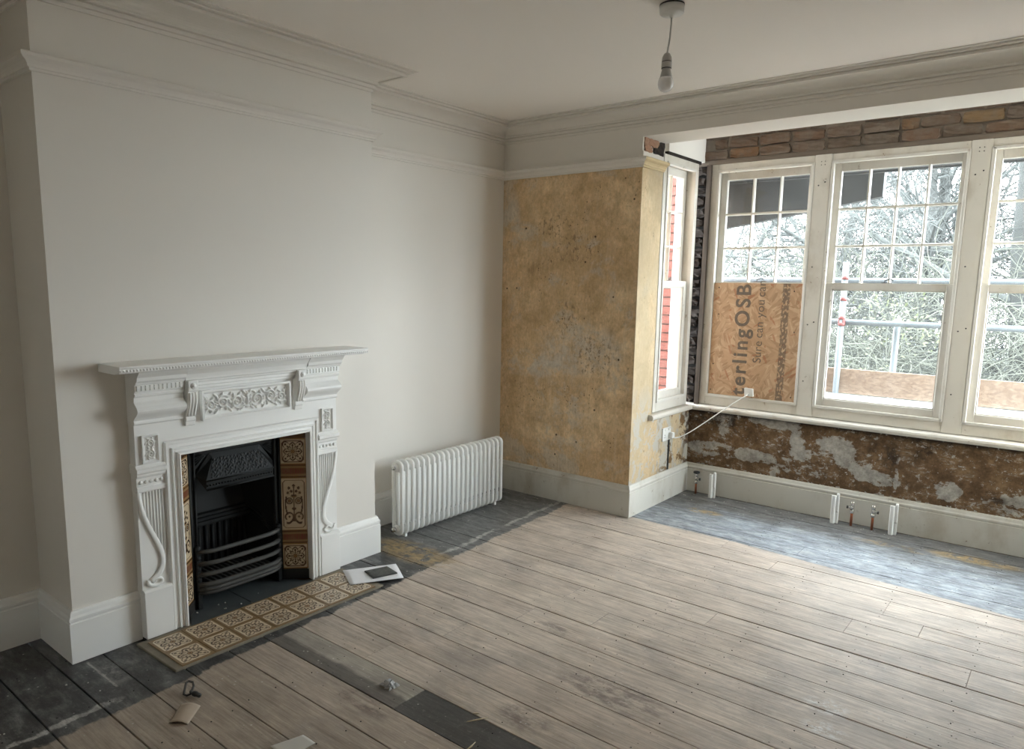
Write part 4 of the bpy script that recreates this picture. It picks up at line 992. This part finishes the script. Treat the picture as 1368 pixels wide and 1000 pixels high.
for s in (-1, 1):                                       # curved cheeks
    for q in (0.0, 0.022):
        pts = [(bk+0.06+(gx-bk-0.07)*t, gy(s*(0.168+(i_-0.178)*t)), 0.405-q-0.13*t*t) for t in np.linspace(0, 1, 9)]
        MB().tube(pts, 0.008, 6).build('cheek_moulding', CI, gr)
# projecting hood
hb, ht = 0.605, 0.775
hood = MB()
hv = [(gx, gy(-0.215), hb+0.07), (gx+0.045, gy(-0.185), hb), (gx+0.045, gy(0.185), hb), (gx, gy(0.215), hb+0.07),
      (gx-0.002, gy(-0.14), ht), (gx+0.006, gy(-0.125), ht-0.02), (gx+0.006, gy(0.125), ht-0.02), (gx-0.002, gy(0.14), ht),
      (gx+0.048, gy(-0.185), hb+0.05), (gx+0.048, gy(0.185), hb+0.05)]
hood.add(hv, [(1, 2, 9, 8), (8, 9, 6, 5), (5, 6, 7, 4), (0, 1, 8), (0, 8, 5, 4), (2, 3, 9), (3, 7, 6, 9)])
ho = hood.build('hood', CI, gr); sol = ho.modifiers.new('solid', 'SOLIDIFY'); sol.thickness = 0.008; sol.offset = -1
for k in range(24):
    y = gy(-0.178+k*0.01548)
    MB().lathe([(0.005, 0.0), (0.004, 0.003), (0.001, 0.005)], (gx+0.047, y, hb+0.024), 6, axis=0).build('hood_stud', CI, gr)
MB().tube([(gx+0.050, gy(-0.186), hb+0.003), (gx+0.050, gy(0.186), hb+0.003)], 0.005, 6).build('hood_rim', CI, gr)
MB().tube([(gx+0.052, gy(-0.186), hb+0.047), (gx+0.052, gy(0.186), hb+0.047)], 0.004, 6).build('hood_rim', CI, gr)
U_, V_ = np.meshgrid(np.linspace(0.03, 0.97, 90), np.linspace(0.06, 0.94, 34), indexing='ij')
hh = np.clip(np.sin(U_*88+np.sin(V_*20)*1.2)*np.sin(V_*24+np.cos(U_*60)*1.3), 0, 1)**0.7
P = []
for i in range(90):
    r = []
    for j in range(34):
        u, v = U_[i, j], V_[i, j]
        a = Vector(hv[8]).lerp(Vector(hv[9]), u); b_ = Vector(hv[5]).lerp(Vector(hv[6]), u); p = a.lerp(b_, v)
        r.append((p.x+0.0015+0.0035*hh[i, j], p.y, p.z+0.002*hh[i, j]))
    P.append(r)
MB().grid(P).build('hood_ornament', CI, gr, fix=False)
# basket: posts, bowed bars, bottom grate, legs
bars = [(0.300, 0.0115), (0.240, 0.0115), (0.186, 0.0115)]
def bow(z, off=0.0, n_=15): return [(gx+0.012+off+0.038*(1-abs(t)**6), gy(t*(hw-0.028)), z) for t in np.linspace(-1, 1, n_)]
for z, r in bars:
    MB().tube(bow(z), r, 8).build('grate_bar', 'ash_dust_iron', gr)
for (z, r, o_) in ((0.134, 0.013, 0.004), (0.112, 0.011, 0.010), (0.092, 0.010, 0.002)):
    MB().tube(bow(z, o_), r, 8).build('bottom_rail', 'ash_dust_iron', gr)
for k in range(13):
    y = gy(-0.165+k*0.0275)
    MB().box(0.10, gx+0.05, y-0.005, y+0.005, 0.118, 0.136).build('floor_bar', 'ash_dust_iron', gr)
for s in (-1, 1):
    y = gy(s*(hw-0.030))
    MB().box(gx-0.002, gx+0.022, y-0.012, y+0.012, 0.010, 0.315).build('basket_post', CI, gr, bevel=0.003)
    for z in (0.315, 0.268, 0.212, 0.158, 0.112):
        MB().lathe([(0.002, -0.016), (0.014, -0.009), (0.016, 0), (0.014, 0.009), (0.002, 0.016)], (gx+0.012, y, z), 8).build('post_boss', CI, gr)
tag(gr, 'black cast iron fire grate with patterned hood inside the white surround', 'grate')

# ---- hearth
he = empty('tiled_hearth', (0.6, FP, 0))
MB().prism([(0.402, -3.075), (0.745, -3.072), (0.748, -1.92), (0.402, -1.92)], 2, -0.02, 0.0085).build('cement_bed', 'cement', he, bevel=0.003)
for k in range(2):
    for j in range(7):
        yy = -3.040+0.0765+j*0.1530; xx = 0.5105+k*0.1515
        inst('hearth_tile', TH, he, (xx, yy, 0.0065+random.uniform(0, 0.0008)), Matrix.Rotation(random.choice((0, PI/2, PI, -PI/2)), 4, 'Z'))
tag(he, 'low hearth of brown and cream floral tiles before the fireplace', 'hearth')
ih = empty('slate_hearth_slab', (0.25, FP, 0))
MB().prism([(0.03, FP-0.25), (0.28, FP-0.27), (0.434, FP-0.352), (0.434, FP-0.02), (0.03, FP-0.02)], 2, -0.02, 0.0095).build('slab', 'slate', ih, bevel=0.002)
MB().prism([(0.03, FP-0.018), (0.434, FP-0.018), (0.434, FP+0.352), (0.28, FP+0.27), (0.03, FP+0.25)], 2, -0.02, 0.0095).build('slab', 'slate', ih, bevel=0.002)
tag(ih, 'dark slate slabs beneath the iron grate behind the floral tiles', 'slab')
cr = MB()
for k in range(7):
    cx, cy_ = random.uniform(0.30, 0.40), FP+random.uniform(-0.28, 0.15); r = random.uniform(0.002, 0.005)
    cr.lathe([(r*0.5, 0), (r, r*0.6), (r*0.4, r*1.3)], (cx, cy_, 0.0095), 5, smooth=False)
struct(tag(cr.build('soot_crumbs', 'plaster_crumb'), 'pale crumbs fallen onto the slate before the grate', 'crumbs'), 'stuff')

# ---------------------------------------------------------------- column radiator
rd = empty('column_radiator', (0.26, -0.86, 0))
rx = (0.222, 0.259, 0.296); NS = 22; ry0, ry1 = -1.352, -0.352; pitch = (ry1-ry0)/(NS-1); zt, zb2 = 0.505, 0.012
def section_mb(y):
    mb = MB(); r = 0.0118
    # front-to-back loop of outer columns with rounded head and foot
    def loop(xa, xb):
        R = (xb-xa)/2; c = (xa+xb)/2; pts = []
        for k in range(7): a = PI-k/6*PI; pts.append((c+R*math.cos(a), y, zt-r-R*0.75+R*0.75*math.sin(a)))
        for k in range(7): a = -k/6*PI; pts.append((c+R*math.cos(a), y, zb2+r+R*0.75+R*0.75*math.sin(a)))
        return pts
    p = loop(rx[0], rx[2]); mb.tube(p+[p[0], p[1]], r, 8, cap=False)
    mb.tube([(rx[1], y, zb2+0.02), (rx[1], y, zt-0.02)], r, 8)
    for z in (zt-0.048, zb2+0.048):
        mb.prism([(rx[0], z-0.026), (rx[2], z-0.026), (rx[2], z+0.026), (rx[0], z+0.026)], 1, y-0.011, y+0.011)
    return mb
sec0 = section_mb(0).mesh('section'); sec0.materials.append(M['radiator_white'])
for k in range(NS): inst('section', sec0, rd, (0, ry0+k*pitch, 0))
for z in (zt-0.048, zb2+0.048):
    MB().tube([(rx[1], ry0-0.012, z), (rx[1], ry1+0.012, z)], 0.021, 12).build('header_pipe', 'radiator_white', rd)
    MB().lathe([(0.026, 0), (0.026, -0.006), (0.020, -0.010), (0.020, -0.016)], (rx[1], ry0-0.012, z), 14, axis=1).build('end_boss', 'radiator_white', rd)
MB().lathe([(0.012, 0), (0.012, -0.010), (0.007, -0.012), (0.005, -0.020)], (rx[1], ry0-0.028, zt-0.048), 8, axis=1).build('bleed_plug', 'chrome', rd)
MB().lathe([(0.017, 0), (0.017, -0.014), (0.013, -0.018), (0.013, -0.024)], (rx[1], ry0-0.028, zb2+0.048), 8, axis=1).build('valve_tail', 'chrome', rd)
for k in (1, 20):
    MB().box(rx[0]+0.01, rx[2]-0.01, ry0+k*pitch-0.008, ry0+k*pitch+0.008, 0.0, 0.03).build('foot', 'radiator_white', rd)
tag(rd, 'low white column radiator standing in the alcove beside the chimney breast', 'radiator')

# ---------------------------------------------------------------- ceiling pendant
pe = empty('pendant_lamp', (2.045, -1.49, H))
MB().lathe([(0.050, 0), (0.051, -0.006)], (2.045, -1.49, H), 28).build('gasket', 'black_plastic', pe)
MB().lathe([(0.050, -0.006), (0.049, -0.034), (0.044, -0.040), (0.010, -0.043), (0.008, -0.052)], (2.045, -1.49, H), 28).build('ceiling_rose', 'white_plastic', pe)
MB().tube([(2.045, -1.49, H-0.045), (2.045, -1.49, H-0.08), (2.042, -1.49, H-0.13), (2.036, -1.49, H-0.17), (2.033, -1.49, H-0.19)], 0.0036, 8).build('flex', 'grey_plastic', pe)
c = (2.033, -1.49, 2.56)
MB().lathe([(0.006, 0.004), (0.012, 0.0), (0.019, -0.014), (0.021, -0.026), (0.021, -0.030)], c, 18).build('lampholder_cap', 'grey_plastic', pe)
MB().lathe([(0.020, -0.030), (0.020, -0.033)], c, 18).build('dark_ring', 'black_plastic', pe)
MB().lathe([(0.021, -0.033), (0.0215, -0.056)], c, 18).build('lampholder_skirt', 'grey_plastic', pe)
MB().lathe([(0.0205, -0.056), (0.0205, -0.059)], c, 18).build('dark_ring', 'black_plastic', pe)
MB().lathe([(0.018, -0.059), (0.019, -0.066), (0.026, -0.094)], c, 18).build('bulb_base', 'grey_plastic', pe)
MB().lathe([(0.026, -0.094), (0.0305, -0.104), (0.0325, -0.118), (0.030, -0.132), (0.022, -0.144), (0.010, -0.150), (0.002, -0.151)], c, 20).build('bulb', 'bulb_diffuser', pe)
tag(pe, 'bare bulb on a short flex hanging from the white ceiling rose', 'lamp')

# ---------------------------------------------------------------- pipe tails and covers along the bay skirting
def pipe_tail(x, y, h, side, lab):
    e = empty('pipe_tail', (x, y, 0))
    MB().tube([(x, y, -0.005), (x, y, h-0.06)], 0.0085, 10).build('copper_pipe', 'copper', e)
    MB().lathe([(0.012, h-0.085), (0.0145, h-0.080), (0.0145, h-0.062), (0.012, h-0.058)], (x, y, 0), 8).build('compression_nut', 'chrome', e)
    MB().lathe([(0.011, h-0.058), (0.013, h-0.050), (0.013, h-0.035), (0.010, h-0.030), (0.0125, h-0.026), (0.0115, h-0.004), (0.006, h)], (x, y, 0), 12).build('valve_body', 'chrome', e)
    MB().tube([(x, y, h-0.043), (x+side*0.028, y-0.004, h-0.045)], 0.0085, 8).build('valve_branch', 'chrome', e)
    MB().lathe([(0.011, 0), (0.011, side*0.008)], (x+side*0.026, y-0.004, h-0.045), 8, axis=0).build('branch_nut', 'tool_metal', e)
    return tag(e, lab, 'pipe', 'copper pipe tails along the bay skirting')
pipe_tail(2.392, 0.872, 0.172, -1, 'copper pipe tail with chrome valve whose branch points left, beside its twin')
pipe_tail(2.522, 0.870, 0.172, 1, 'copper pipe tail with chrome valve whose branch points right, beside its twin')
e = pipe_tail(1.268, 0.885, 0.165, 1, 'lone copper pipe tail with black valve head in the bay corner')
MB().lathe([(0.006, 0.160), (0.024, 0.164), (0.026, 0.172), (0.022, 0.178), (0.008, 0.182)], (1.268, 0.885, 0), 14).build('valve_head', 'black_plastic', e)
def pipe_cover(x, y, h, lab):
    e = empty('pipe_cover', (x, y, 0))
    MB().prism([(x-0.017, y-0.006), (x-0.012, y-0.016), (x+0.006, y-0.016), (x+0.013, y-0.008), (x+0.013, y+0.010), (x-0.017, y+0.010)], 2, 0.0, h-0.018).build('sleeve', 'radiator_white', e, bevel=0.003, seg=2)
    q = [(y+0.004+0.013*math.cos(a), h-0.013+0.013*math.sin(a)) for a in np.linspace(0, PI, 9)]
    MB().prism([(y+0.017, 0.0), (y+0.017, h-0.013)] + q[1:-1] + [(y-0.009, h-0.013), (y-0.009, 0.09), (y+0.004, 0.08), (y+0.004, 0.0)], 0, x+0.014, x+0.030).build('back_leaf', 'radiator_white', e, bevel=0.002)
    return tag(e, lab, 'pipe cover', 'white pipe covers along the bay skirting')
pipe_cover(1.405, 0.850, 0.205, 'white upright pipe cover nearest the bay corner')
pipe_cover(2.282, 0.845, 0.215, 'white upright pipe cover standing just left of the paired valves')
pipe_cover(2.640, 0.852, 0.215, 'white upright pipe cover standing just right of the paired valves')

# ---------------------------------------------------------------- litter on the floor
def sheet(name, pts, z, th, mat, parent, curl=0.0, nn=10):
    """thin curved sheet from four corner points, bowed up in the middle of two edges"""
    a, b, c_, d = [Vector((p[0], p[1], p[2] if len(p) > 2 else z)) for p in pts]
    top, bot = [], []
    for i in range(nn+1):
        r, r2 = [], []
        for j in range(nn+1):
            u, v = i/nn, j/nn; p = a.lerp(b, u).lerp(d.lerp(c_, u), v)
            p.z += curl*math.sin(PI*u)
            r.append((p.x, p.y, p.z+th)); r2.append(tuple(p))
        top.append(r); bot.append(r2)
    mb = MB().grid(top); k = (nn+1)**2; mb.grid(bot)
    rim = [i*(nn+1) for i in range(nn+1)] + [nn*(nn+1)+j for j in range(1, nn+1)] + [(nn-i)*(nn+1)+nn for i in range(1, nn+1)] + [nn-j for j in range(1, nn)]
    m = len(rim); mb.f += [(rim[i], rim[(i+1) % m], k+rim[(i+1) % m], k+rim[i]) for i in range(m)]; mb.sm += [False]*m
    return mb.build(name, mat, parent)
pp = sheet('paper_sheet', [(0.450, -1.955), (0.632, -2.055), (0.776, -1.800), (0.600, -1.692)], 0.0165, 0.0008, 'paper', None, 0.002)
tag(pp, 'white paper sheet lying across the far end of the tiled hearth', 'paper')
sl = sheet('slate_offcut', [(0.560, -1.892), (0.668, -1.925), (0.715, -1.790), (0.604, -1.765)], 0.0202, 0.006, 'worn_cover', None, 0.001)
tag(sl, 'dark worn offcut lying on the white paper sheet', 'offcut')
cd = sheet('card_piece', [(0.983, -3.176, 0.0005), (1.062, -3.262, 0.0005), (1.123, -3.222, 0.0005), (1.047, -3.130, 0.0005)][1:] + [(0.983, -3.176, 0.0005)], 0.001, 0.0016, 'card', None, 0.011)
tag(cd, 'curled tan card scrap on the bare boards near the iron key', 'card')
ky = empty('clock_key', (0.95, -3.11, 0.0))
K = [(0.892, -3.093), (0.905, -3.083), (0.923, -3.090), (0.938, -3.104), (0.952, -3.118), (0.951, -3.134), (0.940, -3.140), (0.924, -3.128), (0.908, -3.116), (0.895, -3.106)]
KP = [(x, y, 0.0075+0.020*max(0, (0.95-x)/0.06)) for x, y in K]
MB().tube(KP+[KP[0], KP[1]], 0.0045, 8, cap=False).build('bow_handle', 'tool_metal', ky)
MB().tube([(0.944, -3.114, 0.012), (0.962, -3.113, 0.012), (0.964, -3.1125, 0.012), (0.978, -3.109, 0.012), (0.980, -3.1085, 0.012), (0.996, -3.104, 0.011)], [0.006, 0.007, 0.0105, 0.0105, 0.0085, 0.0085], 10).build('shank', 'tool_metal', ky)
MB().tube([(0.9955, -3.1041, 0.011), (0.9975, -3.1035, 0.011)], 0.005, 8).build('socket_end', 'black_plastic', ky)
tag(ky, 'small dark iron key with a looped bow lying by the card scrap', 'key')
bg = MB()
r = random.Random(3)
P = [[(1.455+0.065*i/7+r.uniform(-.006, .006), -2.592+0.055*j/7+r.uniform(-.006, .006), 0.003+0.026*abs(math.sin(i*1.1+j*0.7))*math.sin(PI*i/7)**0.5*math.sin(PI*j/7)**0.5+0.002) for j in range(8)] for i in range(8)]
bgo = bg.grid(P, False).build('plastic_wrapper', 'clear_film', None); so = bgo.modifiers.new('solid', 'SOLIDIFY'); so.thickness = 0.0006
tag(bgo, 'crumpled clear plastic wrapper on the greyed floor board', 'wrapper')
sq = sheet('tape_square', [(1.455, -3.10), (1.56, -3.10), (1.56, -2.985), (1.49, -2.985)], 0.0012, 0.0008, 'plaster_crumb', None, 0.001)
tag(sq, 'pale dusty square of backing sheet at the bottom edge of the photo', 'sheet')
for (x0, y0, x1, y1, lab) in ((1.882, -2.545, 1.925, -2.472, 'longer pale wood splinter lying across the dark stained board'), (1.990, -2.672, 1.985, -2.615, 'short pale wood splinter near the bottom edge of the dark board'), (1.866, -2.489, 1.884, -2.474, 'tiny pale wood splinter at the upper edge of the dark board')):
    s_ = MB().tube([(x0, y0, 0.003), ((x0+x1)/2+0.002, (y0+y1)/2, 0.0036), (x1, y1, 0.003)], [0.0015, 0.003, 0.0012], 5).build('wood_splinter', 'wood_splinter')
    tag(s_, lab, 'splinter', 'wood splinters on the floor')
cr = MB(); r = random.Random(5)
def crumb(x, y, s): cr.lathe([(s*0.6, 0), (s, s*0.5), (s*0.5, s*1.1)], (x, y, 0.0005), 5, smooth=False)
for k in range(90):
    z = r.random()
    if z < 0.3: crumb(r.uniform(0.35, 1.15), -0.03-abs(r.gauss(0, 0.06)), r.uniform(0.002, 0.006))
    elif z < 0.6: crumb(r.uniform(1.2, 3.4), 0.9-abs(r.gauss(0, 0.2)), r.uniform(0.002, 0.005))
    elif z < 0.8: crumb(r.uniform(0.05, 0.75), r.uniform(-4.2, -3.1) if r.random() < 0.6 else r.uniform(-1.6, -0.3), r.uniform(0.002, 0.005))
    else: crumb(r.uniform(0.9, 3.3), r.uniform(-3.0, 0.0), r.uniform(0.0015, 0.003))
struct(tag(cr.build('plaster_crumbs', 'plaster_crumb'), 'scattered pale plaster crumbs over the floor boards', 'crumbs'), 'stuff')
fl = MB()                                               # flakes of paint along the bay skirting top
for k in range(46):
    x = r.uniform(1.2, 3.6); w = r.uniform(0.008, 0.03); a = r.uniform(-0.3, 0.3)
    fl.add([(x, B-0.003, 0.229), (x+w, B-0.003, 0.229+a*w*0.2), (x+w, B-0.014, 0.232+r.uniform(0, 0.01)), (x, B-0.014, 0.232+r.uniform(0, 0.01))], [(0, 1, 2, 3)])
struct(tag(fl.build('paint_flakes', 'plaster_crumb', fix=False), 'loose pale paint flakes along the top of the bay skirting', 'flakes'), 'stuff')

# ---------------------------------------------------------------- outside: scaffold, eaves, trees
SY = 2.42
def pole(name, pts, r, lab, group='scaffold tubes beyond the bay'):
    o = MB().tube(pts, r, 12).build(name, 'galvanised_tube'); return tag(o, lab, 'scaffold tube', group)
pole('scaffold_tube', [(-1.5, SY, 1.318), (6.0, SY, 1.318)], 0.024, 'horizontal scaffold guard rail at mid height of the lower sashes')
pole('scaffold_tube', [(-1.5, SY+0.05, 1.672), (6.0, SY+0.05, 1.672)], 0.024, 'horizontal scaffold rail level with the meeting rails')
st1 = empty('scaffold_standard', (1.86, SY-0.05, -3.2))
MB().tube([(1.86, SY-0.05, -3.2), (1.86, SY-0.05, 1.83)], 0.024, 12).build('tube', 'galvanised_tube', st1)
for z in (1.285, 1.34, 1.50, 1.68):
    MB().tube([(1.86, SY-0.05, z), (1.862, SY-0.05, z+0.03)], 0.0265, 10).build('red_tape', 'red_tape', st1)
MB().box(1.835, 1.885, SY-0.07, SY+0.03, 1.29, 1.345).build('coupler', 'red_tape', st1, bevel=0.006)
tag(st1, 'upright scaffold tube with red tape seen through the middle window', 'scaffold tube', 'scaffold tubes beyond the bay')
pole('scaffold_standard', [(2.268, SY+0.06, -3.2), (2.268, SY+0.06, 1.36)], 0.024, 'short upright scaffold tube ending under the guard rail in the middle window')
pole('scaffold_standard', [(3.42, SY-0.05, -3.2), (3.42, SY-0.05, 3.8)], 0.024, 'upright scaffold tube beyond the far right bay window')
tb = MB().box(0.2, 5.0, SY-0.012, SY+0.014, 0.701, 0.915).build('toe_board', 'toe_board_ply', None, bevel=0.002)
tag(tb, 'tan scaffold toe board seen through the lower sashes', 'board')
for k in range(4):
    y0 = 1.46+k*0.228
    o = MB().box(0.0, 5.0, y0, y0+0.222, 0.662, 0.70).build('scaffold_board', 'scaffold_board', None, bevel=0.003)
    tag(o, ('pale scaffold deck board next to the window sills', 'second pale scaffold deck board from the window', 'third pale scaffold deck board from the window', 'pale scaffold deck board against the toe board')[k], 'board', 'scaffold deck boards')
for x in (0.9, 2.4, 3.9):
    o = MB().tube([(x, 1.25, 0.638), (x, SY+0.2, 0.638)], 0.024, 10).build('scaffold_transom', 'galvanised_tube')
    tag(o, 'scaffold transom carrying the deck boards under the '+{0.9: 'side window end', 2.4: 'middle window', 3.9: 'far right end'}[x], 'scaffold tube', 'scaffold transoms under the deck')
# low eave of the neighbouring gable and the bay's own eave above the sashes
ev = empty('gable_eave', (1.2, 1.6, 2.2))
MB().prism([(0.96, 2.066), (2.245, 2.273), (2.245, 2.62), (0.96, 2.62)], 1, 1.62, 1.70).build('barge_board', 'eave_dark', ev)
tag(ev, 'dark sloping gable barge board seen through the upper left panes', 'eave')
be = empty('bay_eave', (2.4, 1.3, 2.5))
MB().box(0.9, 4.0, 1.17, 1.58, 2.455, 2.52).build('soffit_board', 'eave_dark', be)
MB().box(0.9, 4.0, 1.58, 1.61, 2.44, 2.62).build('fascia_board', 'eave_dark', be)
tag(be, 'dark eave soffit of the bay just above the upper panes', 'eave')
# neighbouring brick return outside the side window
nb = empty('brick_return_wall', (0.3, 1.3, 0))
MB().box(-1.2, 0.80, 1.30, 1.55, -3.2, 3.2).build('wall_core', 'outside_mortar', nb)
ob = [rough_block(-0.106, 0.106, -0.02, 0.02, -0.0325, 0.0325, 0.001, 400+i, 2).mesh('brick') for i in range(2)]
for m_ in ob: m_.materials.append(M['outside_brick'])
oh = rough_block(-0.0505, 0.0505, -0.02, 0.02, -0.0325, 0.0325, 0.001, 409, 2).mesh('brick'); oh.materials.append(M['outside_brick'])
for rw in range(28):
    if rw % 2: inst('brick', oh, nb, (0.749, 1.292, 0.5+rw*0.075))
    for k in range(3):
        inst('brick', random.choice(ob), nb, (0.80-0.106-k*0.222-(0.111 if rw % 2 else 0), 1.292, 0.5+rw*0.075))
MB().box(0.80, 0.87, 1.25, 1.56, -3.2, 3.2).box(0.87, 0.94, 1.29, 1.56, -3.2, 3.2).build('corner_trim', 'outside_white', nb, bevel=0.004)
tag(nb, 'red brick return with white corner trim outside the side window', 'wall')
struct(MB().box(-40, 40, 1.3, 70, -3.4, -3.2).build('ground', 'ground_grass'))

def grow(mb, p, d, L, r0, lev, rnd, prm):
    n_ = prm['seg'][lev]; pts = [p]; rs = [r0]; dd = d.copy(); q = p.copy()
    for k in range(n_):
        w = prm['wob'][lev]
        dd = (dd + Vector((rnd.gauss(0, w), rnd.gauss(0, w), rnd.gauss(0, w)+prm['up'][lev]))).normalized()
        q = q + dd*(L/n_); pts.append(q.copy()); rs.append(max(r0*(1-0.8*(k+1)/n_), 0.0035))
    mb[min(lev, 1)].tube([tuple(v) for v in pts], rs, (8, 5, 3, 3)[lev], cap=False)
    if lev+1 < len(prm['kids']) + 1 and lev < prm['max']:
        for k in range(prm['kids'][lev]):
            t = rnd.uniform(prm['t0'][lev], 1.0); i = min(int(t*n_), n_-1); f = t*n_-i
            b_ = pts[i].lerp(pts[i+1], f); ax = (pts[i+1]-pts[i]).normalized()
            o = ax.orthogonal().normalized(); o.rotate(Matrix.Rotation(rnd.uniform(0, 2*PI), 3, ax))
            a = rnd.uniform(*prm['ang'][lev]); nd = (ax*math.cos(a)+o*math.sin(a)).normalized()
            grow(mb, b_, nd, L*rnd.uniform(*prm['len'][lev]), max(rs[i]*rnd.uniform(0.35, 0.6), 0.005), lev+1, rnd, prm)
PRM = dict(seg=(8, 7, 6, 4), wob=(0.10, 0.20, 0.26, 0.30), up=(0.02, 0.05, 0.03, 0.0), kids=(16, 13, 10), t0=(0.22, 0.15, 0.15), ang=((0.6, 1.25), (0.5, 1.1), (0.5, 1.1)), len=((0.40, 0.75), (0.32, 0.6), (0.30, 0.55)), max=3)
TREES = [((1.15, 12.5), 9.5, 0.22, (0.05, 0, 1), 'bare branching tree centred behind the middle window'),
         ((2.65, 11.2), 9.0, 0.24, (-0.04, 0, 1), 'bare tree with a thick trunk behind the far right window'),
         ((-1.9, 13.5), 9.0, 0.17, (0.10, 0, 1), 'bare tree seen over the strand board in the left front window'),
         ((-0.25, 17.0), 10.0, 0.20, (0.0, 0, 1), 'distant bare tree between the left front and middle windows'),
         ((5.6, 15.5), 10.0, 0.2, (-0.08, 0, 1), 'bare tree out beyond the right end of the bay'),
         ((-5.2, 16.0), 9.0, 0.2, (0.05, 0, 1), 'bare tree beyond the brick return at the left')]
for i, ((x, y), L, r0, d, lab) in enumerate(TREES):
    rnd = random.Random(40+i); e = empty('bare_tree', (x, y, -3.2)); mb = (MB(), MB())
    grow(mb, Vector((x, y, -3.25)), Vector(d).normalized(), L, r0, 0, rnd, PRM)
    mb[0].build('trunk', 'bark', e, fix=False); struct(mb[1].build('branches', 'twig', e, fix=False), 'stuff')
    tag(e, lab, 'tree', 'bare trees beyond the scaffold')
# bramble thicket and, behind it, the edge of the wood: arching stems nobody could count
def thicket(name, n_, x0, x1, y0, y1, height, mat, lab, thick, seed):
    th = MB(); rnd = random.Random(seed)
    for k in range(n_):
        q = rnd.random()**1.5                                # denser towards the foot
        p = Vector((rnd.uniform(x0, x1), rnd.uniform(y0, y1), -3.2+height*q*(0.85+0.15*math.sin(k))))
        d = Vector((rnd.gauss(0, 1), rnd.gauss(0, 0.6), rnd.gauss(0.35, 0.6))).normalized(); L = rnd.uniform(0.5, 1.9)*thick/0.012; pts = [tuple(p)]
        for s_ in range(6):
            d = (d+Vector((rnd.gauss(0, 0.30), rnd.gauss(0, 0.30), rnd.gauss(-0.03, 0.30)))).normalized(); p = p+d*(L/6); pts.append(tuple(p))
        th.tube(pts, [thick*rnd.uniform(0.5, 1.0)*q_ for q_ in (1, 0.9, 0.8, 0.65, 0.5, 0.35, 0.2)], 3, cap=False)
    o = th.build(name, mat, None, fix=False); struct(tag(o, lab, 'thicket'), 'stuff')
thicket('bramble_thicket', 15000, -6.0, 6.0, 7.8, 11.0, 5.4, 'bramble', 'dense tangled grey green thicket filling the view behind the scaffold rail', 0.012, 9)
thicket('woodland_edge', 8000, -10.0, 8.0, 18.5, 23.0, 8.8, 'twig', 'paler bare woodland edge rising behind the tangled thicket', 0.022, 10)
rnd = random.Random(11)
lf = MB()
for (cx, cy_, cz_, rad, nn) in ((1.15, 7.6, 1.25, 0.24, 130), (1.70, 7.4, 1.05, 0.22, 100), (0.75, 7.7, 0.0, 0.3, 90), (-0.6, 7.8, 0.0, 0.5, 80), (0.9, 7.5, 0.5, 0.5, 40), (-1.9, 8.0, 1.3, 0.5, 60)):
    for k in range(nn):
        p = Vector((rnd.gauss(cx, rad), rnd.gauss(cy_, rad*0.6), rnd.gauss(cz_, rad))); a = Vector((rnd.gauss(0, 1), rnd.gauss(0, 1), rnd.gauss(0, 1))).normalized(); b_ = a.orthogonal().normalized()
        s_ = rnd.uniform(0.018, 0.04)
        lf.add([tuple(p-a*s_), tuple(p+b_*s_*0.5), tuple(p+a*s_), tuple(p-b_*s_*0.5)], [(0, 1, 2, 3)])
struct(tag(lf.build('leaf_clumps', 'shrub_leaf', None, fix=False), 'sparse yellow green leaves caught among the thicket stems', 'leaves'), 'stuff')
